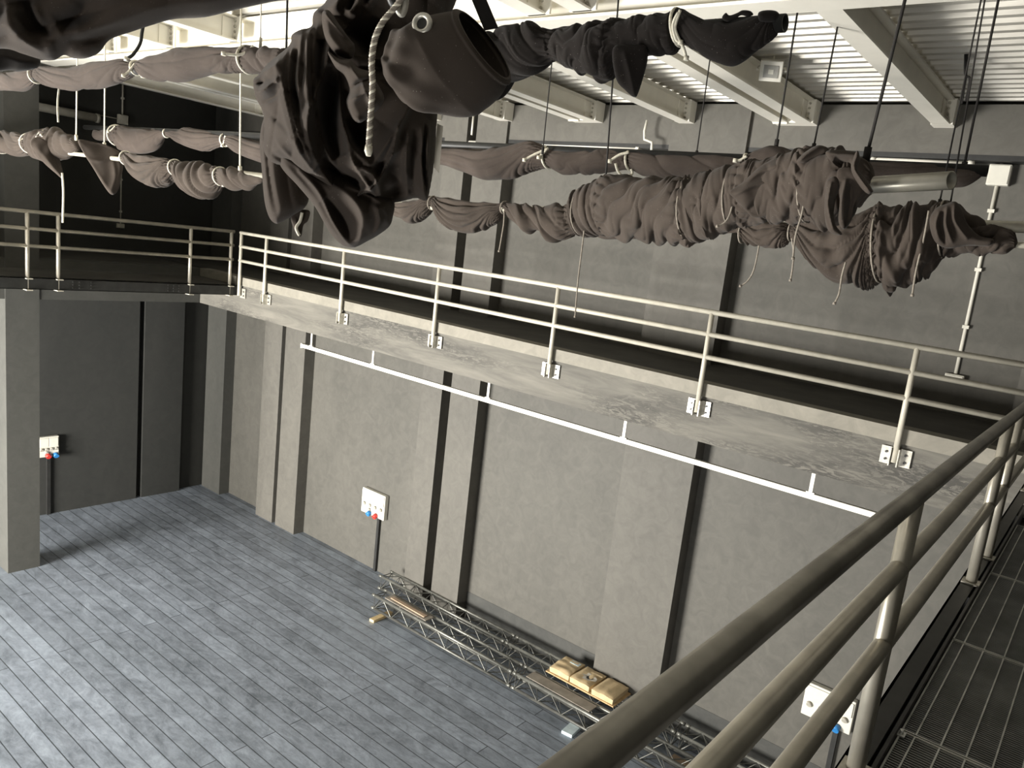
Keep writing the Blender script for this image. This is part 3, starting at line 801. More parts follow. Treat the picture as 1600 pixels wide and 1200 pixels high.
for px, a, b, tl in ((47,210,238,[[(46,212),(38,216),(31,219)]]), (78,205,245,[[(77,219),(70,216),(64,211)]]), (2,208,238,[[(3,228),(7,234),(10,238)]]), (274,251,273,[[(273,258),(270,266),(272,272),(275,276)],[(277,256),(279,268)]]),
                     (345,263,288,[[(345,274),(348,282),(352,286),(349,290)]]), (197,238,256,[[(197,252),(203,256),(207,260)]])):
    tie(t, Y6, px, a, b, r=0.009, tails=tl)
# ---- right-hand long crumpled curtain
bar('cream bar', atY(600, 320, Y4), atY(1660, 357, Y4), 0.032, 'pipe')
bar('thin cream bar', atY(1500, 379, Y4+0.02), atY(1660, 386, Y4+0.02), 0.018, 'pipe')
t = curtain('rolled_curtain', 'long crumpled brown curtain hanging in swags below the others on the right', atY(1100, 350, Y4), 'rolled curtains')
st4 = [(560,308,335),(590,310,335),(612,316,336),(625,315,341),(642,313,348),(656,312,345),(668,308,335),(676,308,325),(690,310,345),(710,311,358),(735,313,363),(760,316,355),(780,319,343),(788,317,331),(798,318,341),(812,319,353),(825,321,365),(838,321,358),(848,322,362),(858,322,375),(875,321,376),(893,323,367),
       (910,328,362),(950,334,372),(1000,340,372),(1050,344,374),(1100,348,370),(1130,350,365),(1150,350,363),(1162,348,376),(1180,345,384),(1205,346,388),(1225,348,384),(1236,352,374)]
roll(t, 'cloth', 'cloth', Y4, st4, [(676,'swag',6,0),(788,'swag',9,0),(893,'wrap',7,.7),(1150,'wrap',7,.5),(1236,'swag',6,0)], seed=31, amp=0.24)
st4b = [(1234,350,372),(1246,346,385),(1262,342,405),(1285,339,426),(1310,336,438),(1335,332,443),(1352,330,446),(1368,328,440),(1376,322,436),(1390,324,452),(1405,325,450),(1420,324,442),(1438,323,436),(1455,321,424),(1468,318,408),(1478,316,397)]
roll(t, 'cloth', 'cloth', Y4, st4b, [(1376,'swag',7,0),(1478,'wrap',7,-.45)], seed=35, amp=0.20, step=1.0)
st4c = [(1474,316,402),(1486,318,398),(1497,317,396),(1510,330,396),(1530,342,397),(1552,350,396),(1572,354,394),(1583,360,388),(1590,370,386)]
roll(t, 'cloth', 'cloth', Y4, st4c, [(1590,'wrap',6,-.5)], seed=36, amp=0.18, step=1.0)
fr = Frame(1495, 330, Y4-0.16)
pillow(t, 'upper_flap', 'cloth', fr, [(1452,345),(1462,326),(1480,318),(1493,315),(1502,326),(1512,350),(1530,368),(1552,374),(1545,384),(1510,384),(1480,388),(1460,376)], 0.05, 16,
       [([(1468,330),(1462,352),(1468,378)],4,.03,.4),([(1480,322),(1478,350),(1488,380)],4,.03,.4),([(1492,320),(1492,345),(1512,374)],4,.03,.3),([(1474,330),(1470,352),(1478,382)],2.5,-.03)], g=1.5, seed=5)
pillow(t, 'hanging_tail', 'cloth', Frame(1390, 440, Y4-0.05), [(1376,425),(1398,430),(1402,438),(1400,452),(1394,457),(1382,454),(1377,440)], 0.035, 9, [([(1380,430),(1386,452)],4,.02)], g=1.4, seed=8)
for px, a, b, tl in ((676,308,326,[]), (788,316,332,[[(788,330),(787,350),(783,375),(780,392)]]), (1236,350,375,[[(1237,372),(1240,395),(1238,420),(1235,437)]]),
                     (1160,350,378,[[(1187,348),(1186,380),(1178,420),(1168,438),(1157,446)]]), (1376,324,440,[[(1324,408),(1318,430),(1314,455),(1307,470)]]), (1474,316,402,[[(1452,330),(1445,370),(1433,420),(1427,458)]])):
    tie(t, Y4, px, a, b, 'drabcord', r=0.006, tails=tl, lean=2)
# ---- thick bundle with the open pipe at right
bar('pale grey open-ended pipe', atY(1180, 300, Y5(1180)), atY(1487, 282, Y5(1487)), 0.0355, 'greypipe')
t = curtain('rolled_curtain', 'thick brown curtain roll around the pale open pipe, right of centre', atY(1130, 310, Y5(1130)), 'rolled curtains')
st5 = [(893,330,343),(898,308,357),(912,294,368),(928,286,367),(942,279,366),(955,275,370),(985,278,374),(1010,281,376),(1037,281,379),(1060,280,383),(1076,279,380),(1090,280,376),(1104,275,371),(1118,268,374)]
roll(t, 'cloth', 'cloth', Y5, st5, [(950,'wrap',5,1.1),(1078,'wrap',9,-.55),(1118,'wrap',5,.6)], seed=41, amp=0.17, step=1.0, nv=140)
st5b = [(1076,283,372),(1090,276,376),(1110,270,370),(1130,263,362),(1150,259,356),(1175,254,350),(1200,248,348),(1225,244,346),(1250,237,346),(1270,231,349),(1290,232,354),(1305,234,352),(1322,238,345),(1340,243,325),(1355,250,306),(1367,268,297)]
roll(t, 'cloth', 'cloth', Y5, st5b, [(1165,'wrap',5,-.6),(1262,'wrap',6,-.5),(1367,'wrap',7,-.35)], seed=43, amp=0.15, step=1.0, nv=140)
fr = Frame(1170, 300, Y5(1170)-0.17)
pillow(t, 'upper_flap', 'cloth', fr, [(1140,300),(1160,285),(1185,262),(1210,248),(1240,243),(1262,252),(1258,290),(1240,320),(1215,335),(1180,340),(1166,330),(1150,312)], 0.045, 26,
       [([(1160,288),(1190,268),(1230,262)],5,.03,.3),([(1147,305),(1180,290),(1225,280)],4,.03,.5),([(1165,330),(1200,305),(1240,290)],3,-.03),([(1200,262),(1216,258),(1228,252)],8,.04)], g=2, seed=9, n_amp=.015, n_sc=18)
fr = Frame(1315, 320, Y5(1315)-0.20)
pillow(t, 'open_fold', 'cloth', fr, [(1292,282),(1306,276),(1312,290),(1306,310),(1303,335),(1306,352),(1316,366),(1303,366),(1292,356),(1288,330),(1290,300)], 0.03, 7, [([(1299,285),(1294,320),(1302,358)],3,.03,.4)], g=1.5, seed=10)
pillow(t, 'open_fold', 'cloth', Frame(1340, 270, Y5(1340)-0.18), [(1336,240),(1341,236),(1344,252),(1340,264),(1352,278),(1362,294),(1364,300),(1356,303),(1344,292),(1332,272),(1330,258)], 0.03, 6, [([(1339,244),(1335,264),(1358,298)],2.5,.03,.4)], g=1.4, seed=12)
pillow(t, 'open_fold', 'cloth', Frame(1320, 300, Y5(1320)-0.12), [(1308,268),(1330,262),(1350,285),(1348,303),(1336,318),(1330,345),(1318,358),(1310,345),(1312,310)], 0.02, 10, [([(1322,280),(1318,310),(1318,345)],4,.03),([(1330,285),(1330,310),(1324,345)],4,-.03)], g=1.6, seed=13)
pillow(t, 'open_fold', 'cloth', Frame(1310, 245, Y5(1310)-0.15), [(1290,238),(1305,234),(1330,236),(1342,240),(1338,262),(1326,268),(1310,262),(1298,252)], 0.03, 7, [([(1294,240),(1315,242),(1338,242)],2.5,.02,.4),([(1303,250),(1318,256),(1330,256)],5,-.05)], g=1.5, seed=14)
pillow(t, 'upper_flap', 'cloth', Frame(1265, 240, Y5(1265)-0.12), [(1245,252),(1255,240),(1270,230),(1282,227),(1294,232),(1290,242),(1270,250),(1256,256)], 0.03, 7, [([(1250,250),(1266,238),(1282,230)],3,.02,.4)], g=1.5, seed=15)
for px, a, b, tl in ((1079,281,376,[]), (1147,266,356,[[(1148,300),(1142,330),(1134,345),(1122,352)]]), (1262,250,346,[[(1260,290),(1254,330),(1244,365),(1240,400)]]), (912,296,366,[[(914,350),(909,390),(903,440),(899,490)]])):
    tie(t, Y5, px, a, b, 'drabcord', r=0.005, tails=tl, lean=3)
MB().tube([atY(895, 303, Y5(895)-.05), atY(906, 296, Y5(906)-.05)], 0.012, 8).build('white_knot', 'rope', t)
# ---- upper long curtain: left arm and dark right arm with the black pipe end
bar('black open-ended pipe', atY(-60, 130, Y2), atY(1227, 36, Y2), 0.030, 'black')
t = curtain('rolled_curtain', 'upper curtain roll, grey left of the big bundle and black right of it', atY(600, 90, Y2), 'rolled curtains')
st2 = [(-60,114,142),(0,113,141),(30,112,142),(48,105,134),(57,107,126),(70,104,133),(110,105,140),(140,100,141),(170,95,134),(198,92,122),(212,97,114),(225,94,121),(245,87,126),(270,80,127),(300,75,122),(320,72,118),(350,73,113),(376,75,112),(392,73,114),(415,75,114),(450,76,112)]
roll(t, 'cloth', 'clothgrey', Y2, st2, [(57,'wrap',6,.6),(212,'swag',4,0),(388,'swag',3.5,0),(450,'wrap',4,.5)], seed=51, amp=0.16)
st2b = [(740,66,150),(765,56,152),(790,43,128),(807,40,122),(825,39,118),(845,40,106),(864,47,94),(880,44,102),(900,42,111),(920,41,118),(938,37,125),(952,34,122),(968,30,100),(985,29,88),(1005,25,84),(1025,23,86),(1045,22,85),(1058,17,76)]
roll(t, 'cloth', 'clothblack', Y2, st2b, [(864,'wrap',6,.6),(960,'wrap',6,-.5),(1058,'wrap',5,-.4)], seed=53, amp=0.16, step=1.0, nv=130)
st2c = [(1055,16,74),(1064,14,66),(1080,21,74),(1100,29,88),(1120,33,96),(1140,34,100),(1158,32,94),(1175,28,82),(1192,24,70),(1206,21,60),(1216,24,50)]
roll(t, 'cloth', 'clothblack', Y2, st2c, [(1216,'swag',3,0)], seed=55, amp=0.12, step=1.0, nv=120)
pillow(t, 'hanging_corner', 'clothblack', Frame(985, 110, Y2-0.05), [(958,75),(985,70),(1010,72),(1012,92),(1006,118),(997,146),(991,152),(978,142),(962,122)], 0.018, 14, [([(975,80),(985,115),(992,148)],6,.02)], g=2, seed=17, smooth_out=True)
pillow(t, 'end_loop', 'clothblack', Frame(1195, 24, Y2-0.03), [(1185,20),(1196,16),(1212,17),(1218,24),(1212,34),(1198,36),(1186,32)], 0.03, 9, g=1.6, seed=18)
pillow(t, 'end_loop', 'clothblack', Frame(1140, 24, Y2-0.03), [(1128,28),(1134,20),(1140,24),(1152,20),(1160,16),(1172,17),(1177,23),(1168,26),(1158,24),(1148,30),(1136,34)], 0.015, 4, g=1.3, seed=19)
for px, a, b, tl in ((57,106,128,[]), (213,97,115,[[(211,99),(202,111),(193,118)],[(213,100),(214,112),(223,119)]]), (388,74,113,[[(396,72),(385,82),(370,86),(350,84)],[(393,88),(397,100),(410,108)]])):
    tie(t, Y2, px, a, b, r=0.008, tails=tl)
tie(t, Y2, 1060, 16, 70, r=0.006, tails=[[(1063,16),(1055,40),(1058,55),(1068,75),(1072,90)],[(1060,20),(1052,38),(1056,60),(1063,66)]])
# dark loop from the bar above
fr = Frame(215, 70, Y2-0.05)
t = thing('hanging_cable', 'dark curved cable dropping behind the upper left curtain onto the tied roll', 'cable', fr.P(200, 93, 0))
cordpx(t, 'cable', 'darksteel', fr, [(226,30),(222,50),(219,68),(208,85),(198,92)], 0.011)
MB().tube([fr.P(194, 91, 0), fr.P(203, 94, 0.0)], 0.016, 10).build('end_ring', 'galv', t)

# ---- nearest bar: upper left curtain and the big bundle
bar('black bar', atY(-140, -60, Y1), atY(470, -40, Y1), 0.030, 'black')
t = curtain('rolled_curtain', 'huge dark curtain roll cut off by the upper left corner of the picture', atY(150, 0, Y1), 'rolled curtains')
fr = Frame(190, 20, Y1)
pillow(t, 'cloth', 'cloth', fr, [(-140,-140),(150,-150),(480,-140),(520,-60),(480,-8),(425,3),(370,15),(320,27),(272,30),(235,40),(205,50),(172,62),(155,82),(135,91),(115,91),(100,86),(85,94),(65,93),(35,84),(5,76),(-60,80),(-140,60)], 0.26, 110,
       [([(20,0),(32,35),(48,60),(80,88)],13,.09,-.2),([(48,0),(62,35),(85,52)],9,-.08),([(85,55),(160,40),(260,22)],16,.06,.4),([(85,62),(88,80),(115,92)],8,.06),([(95,40),(130,20),(135,0)],14,-.11),([(0,45),(25,40),(40,62)],12,.05),
        ([(160,0),(260,12),(400,-10)],26,.05),([(60,5),(75,40)],6,.05),([(35,20),(55,52)],7,-.05),([(0,10),(20,22)],10,-.05),([(110,62),(150,60),(200,42)],6,-.05)], g=3.0, seed=61, n_amp=.015, n_sc=60, flow=((-14, 48, 0.035, 1.3),))
pillow(t, 'lower_fold', 'clothblack', Frame(20, 95, Y1+0.06), [(-90,70),(0,70),(40,80),(62,92),(58,106),(30,112),(10,110),(-50,120),(-90,115)], 0.08, 20, [([(0,85),(30,95),(55,98)],8,.03)], g=2.5, seed=62)
# big bundle
bar('black bar', atY(500, -40, Y1), atY(770, -28, Y1), 0.030, 'black')
t = curtain('bundled_curtain', 'huge knotted dark curtain bundle hanging at top centre, nearest the camera', atY(540, 150, Y1))
F0 = Frame(540, 170, Y1)
pillow(t, 'left_lobe', 'cloth', Frame(430, 260, Y1+0.12), [(416,180),(440,190),(470,250),(482,300),(478,322),(456,338),(440,347),(430,349),(420,338),(413,312),(409,265),(406,215)], 0.12, 28,
       [([(425,210),(428,270),(440,330)],12,.03),([(448,225),(462,280),(470,318)],7,-.03),([(412,215),(416,280),(424,330)],4,.02)], g=2.0, seed=71, n_amp=.004, flow=((78, 26, 0.018, 0.8),))
pillow(t, 'lower_lobe', 'cloth', Frame(550, 320, Y1+0.04), [(432,235),(470,240),(540,270),(600,300),(616,316),(614,338),(608,354),(590,368),(572,378),(556,386),(543,386),(530,379),(516,364),(504,344),(490,320),(465,290),(440,262)], 0.16, 46,
       [([(440,255),(470,290),(500,335),(535,378)],5,.06,.5),([(470,268),(500,300),(522,345),(548,384)],4,.04,.4),([(540,290),(575,306),(606,322)],5,.04),([(585,322),(590,345),(580,374)],4,.03,.4),([(520,290),(550,310),(566,340),(560,382)],10,.05,.3),([(510,310),(535,345),(550,375)],12,-.06),([(575,318),(600,330),(605,350)],10,.03)], g=2.0, seed=72, n_amp=.004, flow=((50, 40, 0.018, 0.8),))
main = [(500,-70),(720,-80),(716,-10),(690,60),(688,130),(682,188),(678,250),(670,300),(664,313),(648,309),(622,315),(600,318),(575,318),(547,314),(528,305),(508,290),(480,275),(452,262),(424,252),(412,230),(414,196),(410,172),(400,152),(397,126),(406,116),(420,99),(452,72),(456,56),(470,47),(487,42),(490,22),(512,-5)]
pillow(t, 'cloth', 'cloth', F0, main, 0.24, 85,
       [([(497,10),(488,60),(487,120),(494,180),(510,240)],9,.075,-.45),([(505,70),(502,120),(490,165)],7,-.10),
        ([(522,60),(511,110),(498,150),(488,195),(500,245),(530,300)],10,.09,-.5),([(530,110),(520,160),(516,205),(530,240)],13,-.14),
        ([(527,110),(532,150),(536,190),(552,225),(575,250)],6,.08,-.3),([(552,180),(560,215),(575,225)],14,-.12),
        ([(455,72),(449,110),(456,150),(466,190),(478,235)],8,.07,-.4),([(470,80),(466,130),(474,180)],5,-.06),([(478,60),(474,120),(480,185)],5,.05,-.3),
        ([(412,118),(430,112),(448,105)],8,.06),([(402,140),(420,145),(446,128)],6,.06,.3),([(404,132),(420,130)],4,-.07),([(416,160),(436,152),(450,140)],5,-.04),
        ([(470,200),(480,235),(495,262)],10,.05,-.3),([(500,250),(535,270),(560,280)],12,-.10),([(470,262),(510,287),(548,310)],6,.06,.4),
        ([(556,250),(580,265),(592,300)],5,.05,-.3),([(548,308),(562,292),(580,278)],4,.05),([(575,255),(610,200),(640,150)],9,.06,.3),([(600,240),(620,280),(600,312)],22,-.07),
        ([(652,195),(650,250),(660,305)],3.5,.035,.2),([(661,195),(659,250),(667,300)],3.5,.035,.2),([(656,195),(655,250),(662,300)],2.5,-.05),([(640,200),(638,250),(646,300)],6,-.03),
        ([(540,0),(530,15),(520,28)],9,.06),([(565,-10),(560,15),(548,35)],8,.06),([(590,-10),(580,10),(566,30)],7,.05),([(553,10),(545,28)],4,-.06),([(578,0),(568,22)],4,-.06),
        ([(585,40),(575,70),(570,95)],14,-.12),([(545,50),(560,62),(575,60)],12,-.10),([(560,115),(590,112),(600,105)],9,-.05),
        ([(440,92),(447,150),(466,212),(500,268)],5,.028,.4),([(462,66),(460,120),(468,180),(492,246)],3.5,.045,.4),
        ([(498,40),(495,100),(500,170),(512,230),(545,285)],3.5,.05,.4),([(540,200),(548,240),(572,280),(590,310)],4,.05,.4),([(614,190),(606,230),(592,262),(566,296)],4,.05,.4),([(630,200),(626,250),(634,308)],4,.035,.3),
        ([(440,215),(480,262),(540,300),(600,312)],5,.035,.4),([(425,185),(450,200),(470,225)],14,.03),([(430,238),(460,256),(500,282)],5,-.04)], g=2.0, seed=73, n_amp=.006, n_sc=30, back=0.9, flow=((97, 30, 0.018, 1.2), (40, 46, 0.016, 1.0)))
pillow(t, 'folded_collar', 'cloth', Frame(528, 55, Y1-0.205), [(503,22),(508,16),(516,18),(530,38),(546,60),(554,70),(554,84),(548,92),(536,90),(522,82),(510,64),(504,42)], 0.09, 11,
       [([(508,20),(530,48),(552,68)],3,.02,.5),([(512,50),(530,72),(545,86)],6,.015)], g=1.6, seed=74, n_amp=.004)
pillow(t, 'folded_pocket', 'cloth', Frame(560, 145, Y1-0.185), [(512,80),(530,92),(548,94),(560,106),(578,112),(586,124),(600,150),(596,165),(585,176),(570,188),(560,192),(550,184),(541,160),(546,140),(538,118),(524,105)], 0.10, 15,
       [([(546,94),(552,110),(562,125)],3,.02),([(548,138),(560,130),(578,124)],3,-.035),([(546,155),(562,150),(572,140)],4,.025),([(565,125),(572,145),(582,165)],5,.03),([(541,160),(552,182),(572,186)],4,.02)], g=1.6, seed=75, n_amp=.006, n_sc=14)
# cuff: sleeve-like loop hanging open to the right
FC = Frame(690, 95, Y1-0.24)
sc = FC.D/FPX
sec = [(757,70,0.60,0.80,67,.125,1.0),(748,76,0.60,0.80,73,.128,1.0),(730,88,0.59,0.81,82,.132,1.0),(700,102,0.56,0.83,88,.130,1.0),(668,110,0.47,0.88,78,.118,1.0),(640,114,0.36,0.93,64,.10,1.0),(620,112,0.28,0.96,48,.075,1.0),(606,108,0.25,0.97,26,.045,1.0)]
nsub = 9; ss = np.linspace(0, len(sec)-1, (len(sec)-1)*nsub+1); S_ = np.array(sec)
V = [smooth_interp(np.arange(len(sec)), S_[:, k], ss) for k in range(6)]
nvv = 72; th = np.linspace(0, 2*PI, nvv, endpoint=False)
def cuffring(i, shrink=0.0, push=0.0):
    cx, cy, lx, ly, hl, hd = [V[k][i] for k in range(6)]
    tt = i/len(ss)
    seam = 1+0.05*math.exp(-((tt-0.06)/0.035)**4)-0.012*math.exp(-((tt-0.13)/0.012)**2)+0.012*math.exp(-((tt-0.42)/0.02)**2)
    lump = 1+(0.10*np.sin(3*th+tt*9)+0.08*np.sin(5*th-tt*14+1)+0.04*np.sin(8*th+tt*20))*np.clip((tt-0.38)*2.2, 0, 1)
    r = []
    for k, a in enumerate(th):
        L = (hl-shrink)*seam*lump[k]*math.sin(a); dd = (hd-shrink*sc)*seam*lump[k]*math.cos(a)
        r.append(FC.P(cx+lx*L-0.26*dd/sc*0.82+push, cy+ly*L+0.26*dd/sc*0.57, dd*0.9))
    return np.array(r)
out_ = np.array([cuffring(i) for i in range(len(ss))])
inn = np.array([cuffring(i, 4.5) for i in range(0, 36)])
mb = MB(); mb.grid(out_, True); mb.grid(inn[::-1], True)
mb.grid(np.array([inn[0], (inn[0]+out_[0])/2+(out_[0]-out_[1])*0.8, out_[0]]), True)
mb.f.append(tuple((len(ss)-1)*nvv+k for k in range(nvv))); mb.sm.append(True)
cuff = mb.build('cuff', 'cloth', t)
cuff['label'] = 'open dark sleeve-like cuff with metal eyelet'
# eyelet on the cuff
def torus(parent, name, mat, c, nrm, R, r):
    nrm = nrm/np.linalg.norm(nrm); a = np.cross(nrm, [0, 0, 1.0]); a /= np.linalg.norm(a); b = np.cross(nrm, a)
    return MB().tube([c+R*(math.cos(k*2*PI/24)*a+math.sin(k*2*PI/24)*b) for k in range(25)], r, 10, caps=False).build(name, mat, parent)
def surf_hit(px, py):
    """nearest front point of the cuff under a pixel"""
    P = out_.reshape(-1, 3)-CAM; w_ = P@FW
    u = CX+FPX*(P@RT)/w_; v_ = CY-FPX*(P@UP)/w_
    d2 = (u-px)**2+(v_-py)**2; near = np.nonzero(d2 < 60)[0]
    if len(near) == 0: near = np.array([d2.argmin()])
    k = near[np.argmin(np.linalg.norm(P[near], axis=1))]
    return out_.reshape(-1, 3)[k]
c = surf_hit(657, 36); nv_ = (CAM-c); nv_ /= np.linalg.norm(nv_); nv_ = nv_+np.array([-0.5, 0, 0.3])
e = torus(t, 'eyelet', 'galv', c+nv_*0.010, nv_, 0.019, 0.0065)
e2 = MB().tube([c-nv_*0.004, c+nv_*0.011], 0.0145, 20).build('eyelet_hole', 'black', t)
# hem label tag
tg = MB(); a1, a2, a3, a4 = [F0.P(x, y_, 0.12) for x, y_ in ((677, 192), (686, 196), (680, 266), (672, 258))]
tg.add([a1, a2, a3, a4]+[p-F0.n*0.003 for p in (a1, a2, a3, a4)], [(0, 1, 2, 3), (7, 6, 5, 4), (0, 4, 5, 1), (1, 5, 6, 2), (2, 6, 7, 3), (3, 7, 4, 0)])
o = tg.build('hem_tag', 'paper', t); o['label'] = 'pale fabric tag on the hem'
# braided rope with white tip
FR = Frame(582, 130, Y1-0.275)
pc = catmull([(650,-55),(636,-14),(618,12),(598,36),(586,62),(581,95),(582,135),(579,185),(576,232)], False, 24)
P3 = np.array([FR.P(x, y_, 0.04) for x, y_ in pc])
cum = np.concatenate([[0], np.cumsum(np.linalg.norm(np.diff(P3, axis=0), axis=1))])
rt_ = thing('braided_rope', 'braided rope with a frayed white tip hanging down the front of the big bundle', 'rope', P3[-1])
sq = np.arange(0, cum[-1], 0.0025); PX = np.stack([np.interp(sq, cum, P3[:, k]) for k in range(3)], 1)
for k in range(3):
    ph = sq/0.022*2*PI+k*2*PI/3
    n1 = FR.n; n2 = np.cross(FR.n, [0, 0, 1.0]); n2 /= np.linalg.norm(n2)
    H = PX+0.0042*(np.cos(ph)[:, None]*n1+np.sin(ph)[:, None]*n2)
    MB().tube(list(H), 0.0042, 7).build('strand', 'drabcord' if k else 'rope', rt_)
MB().tube([P3[-1]+np.array([0, 0, .01]), P3[-1]+np.array([0, 0, -.004]), P3[-1]+np.array([0.002, 0, -.016])], [0.009, 0.0105, 0.006], 12).build('tip', 'rope', rt_)
# small flap below the left lobe, pale inside
bt = thing('cloth_strip', 'small pale-edged strip of cloth dangling beneath the left of the big bundle', 'cloth strip', atY(465, 350, Y1+0.2))
pillow(bt, 'strip', 'cloth', Frame(467, 350, Y1+0.2), [(454,335),(470,328),(484,330),(481,345),(474,352),(471,368),(466,369),(460,360)], 0.012, 6, [([(462,340),(466,366)],3,.008)], g=1.2, seed=79)
cordpx(bt, 'pale_edge', 'rope', Frame(467, 350, Y1+0.19), [(472,332),(469,345),(463,356),(468,368)], 0.006)
# black strap above the cuff
st = thing('webbing_strap', 'short black strap hanging at the top edge right of the big bundle', 'strap', atY(760, 20, Y1))
FS = Frame(755, 10, Y1+0.5)
s4 = [FS.P(*p) for p in ((712, -60), (733, -66), (779, 44), (757, 48))]
MB().add(s4+[p-FS.n*0.006 for p in s4], [(0, 1, 2, 3), (7, 6, 5, 4), (0, 4, 5, 1), (1, 5, 6, 2), (2, 6, 7, 3), (3, 7, 4, 0)]).build('webbing', 'dkrope', st)
MB().tube([s4[0], s4[1]], 0.012, 8).build('top_loop', 'dkrope', st)
# shackle and clamp at top of the bundle
sh = thing('bar_clamp', 'metal clamp on the nearest bar just above the bundle cuff', 'clamp', FC.P(630, 10, 0.1))
FK = Frame(632, 5, Y1-0.2)
cordpx(sh, 'hook', 'galv', FK, [(630,-30),(634,-8),(633,10),(628,22),(622,14),(624,0)], 0.008, 0.06)
cordpx(sh, 'collar', 'black', FK, [(610,-20),(612,-2),(618,8),(624,4)], 0.012, 0.05)

# ================================================================== suspension ropes
line('dark rope on the left edge of the big bundle, rising out of the picture', 447, 0, 95, Y2, r=0.006, x_top=449)
line('thin rope left of the big bundle, rising behind the smooth curtain', 407, 0, 70, Y2+0.1, 'rope', r=0.004, x_top=408, group='white suspension cords')
line('dark rope through the middle of the black curtain arm', 848, 100, 236, Y3-0.2, r=0.006, x_top=862)
line('dark rope in front of the third pilaster, left of the curtain corner', 945, 130, 300, Y5(945)+0.1, r=0.006, x_top=957)
line('thin dark rope left of the floodlight, in front of the wide pilaster', 1088, 130, 243, Y3, r=0.006, x_top=1104)
line('dark rope rising past the floodlight from the dark knob on the curtain', 1213, 25, 226, Y3, r=0.0085, x_top=1245)
line('thin dark rope right of the floodlight, meeting the white joist', 1271, 70, 232, Y3+0.3, r=0.008, x_top=1303)
line('thickest dark rope, rising from the open fold of the brown roll', 1354, 0, 245, Y5(1354), r=0.0075, x_top=1414)
line('dark rope at far right, rising from the end of the smooth curtain', 1506, 0, 262, Y3, r=0.009, x_top=1560)
line('faint dark rope left of the far-right rope, against the upper wall', 1483, 170, 330, Y4, r=0.005, x_top=1510, zt=9.66)
line('rope tied to the top of the right-hand crumpled curtain', 1467, 300, 322, Y4, r=0.005, x_top=1471.5)
for lab, px, pt, pb, y_ in (('white cord in front of the grey tube light on the far-left wall', 119, 138, 216, Y6), ('white cord second from the left, running down to the cream bar', 163, 100, 228, Y6),
                            ('white cord left of the big bundle, holding the cream bar', 375, 120, 266, Y6)):
    line(lab, px, pt, pb, Y6, 'rope', r=0.009, x_top=px+1, group='white suspension cords')
t = thing('hanging_rope', 'white cord end hanging from the smooth upper curtain at the far left', 'cord', atY(91, 175, Y2))
cordpx(t, 'cord', 'rope', Frame(91, 160, Y2), [(93,132),(90,160),(91,191)], 0.007); 
t = thing('hanging_rope', 'long white cord dangling from the pointed curtain corner in front of the left railing', 'cord', atY(98, 300, Y6))
cordpx(t, 'cord', 'rope', Frame(98, 310, Y6), [(97,270),(99,300),(98,348)], 0.014)
# cable tail on the ceiling at right
t = thing('hanging_rope', 'thin dark looped wire hanging from the ceiling near the right corner', 'cord', atY(1510, 130, 8.5))
cordpx(t, 'wire', 'dkrope', Frame(1510, 130, 8.5), [(1512,20),(1508,100),(1509,118),(1515,122),(1513,140),(1509,158)], 0.012)
cordpx(t, 'wire', 'dkrope', Frame(1510, 130, 8.5), [(1513,30),(1510,112),(1506,140),(1503,162)], 0.010)

# ================================================================== TRUSSES AND LUMBER ON THE FLOOR
def truss(label, x0, x1, y0, zb):
    Wd = 0.29; r = 0.026
    t = thing('lattice_truss', label, 'truss', ((x0+x1)/2, y0+Wd/2, zb), 'lattice trusses on the stage floor')
    for yy in (y0, y0+Wd):
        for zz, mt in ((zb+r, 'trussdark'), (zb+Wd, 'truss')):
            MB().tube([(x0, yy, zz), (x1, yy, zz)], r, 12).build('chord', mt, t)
    n = max(2, int(round((x1-x0)/0.48)))
    L = (x1-x0-0.12)/n
    for pa, pb in (((y0, zb+r), (y0, zb+Wd)), ((y0+Wd, zb+r), (y0+Wd, zb+Wd)), ((y0, zb+Wd), (y0+Wd, zb+Wd)), ((y0, zb+r), (y0+Wd, zb+r))):
        mb = MB(); pts = []
        for k in range(n):
            xa = x0+0.06+k*L
            pts += [(xa, *pa), (xa+L/2, *pb)]
        pts.append((x0+0.06+n*L, *pa))
        mb.tube(pts, 0.010, 7, smooth=False)
        mb.build('lacing', 'truss', t)
    for x in (x0+0.05, x1-0.05):
        e = MB()
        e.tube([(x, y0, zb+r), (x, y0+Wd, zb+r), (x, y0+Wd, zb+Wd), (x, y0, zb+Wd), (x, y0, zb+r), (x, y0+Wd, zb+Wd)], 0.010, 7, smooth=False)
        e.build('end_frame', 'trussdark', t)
        for yy in (y0, y0+Wd):
            for zz in (zb+r, zb+Wd):
                MB().tube([(x-0.06 if x < (x0+x1)/2 else x-0.02, yy, zz), (x+0.02 if x < (x0+x1)/2 else x+0.06, yy, zz)], r*1.12, 12).build('coupler', 'truss', t)
    return t
zb0 = 0.055
truss('lattice truss in the front row at the left end, resting on a pale wood block', -10.58, -7.02, 9.235, zb0)
truss('lattice truss in the front row with the grey board lying on it', -6.98, -3.45, 9.235, zb0)
truss('lattice truss in the front row at the right, mostly hidden by the foreground rail', -3.41, 0.2, 9.235, zb0)
truss('lattice truss in the back row at the left end, near the wall socket', -11.15, -7.75, 9.865, zb0)
truss('lattice truss in the back row under the paper parcels', -7.71, -4.25, 9.865, zb0)
truss('lattice truss in the back row at the right, seen between the foreground rails', -4.21, 0.0, 9.865, zb0)
def slab(label, name, cat, x0, x1, y0, y1, z0, z1, mat, rot=0.0, group=None, bevel=0.004):
    cx, cy = (x0+x1)/2, (y0+y1)/2
    t = thing(name, label, cat, (cx, cy, z0), group)
    c, s = math.cos(rot), math.sin(rot)
    MB().obox((cx, cy, (z0+z1)/2), (c*(x1-x0)/2, s*(x1-x0)/2, 0), (-s*(y1-y0)/2, c*(y1-y0)/2, 0), (0, 0, (z1-z0)/2)).build('body', mat, t, bevel)
    return t
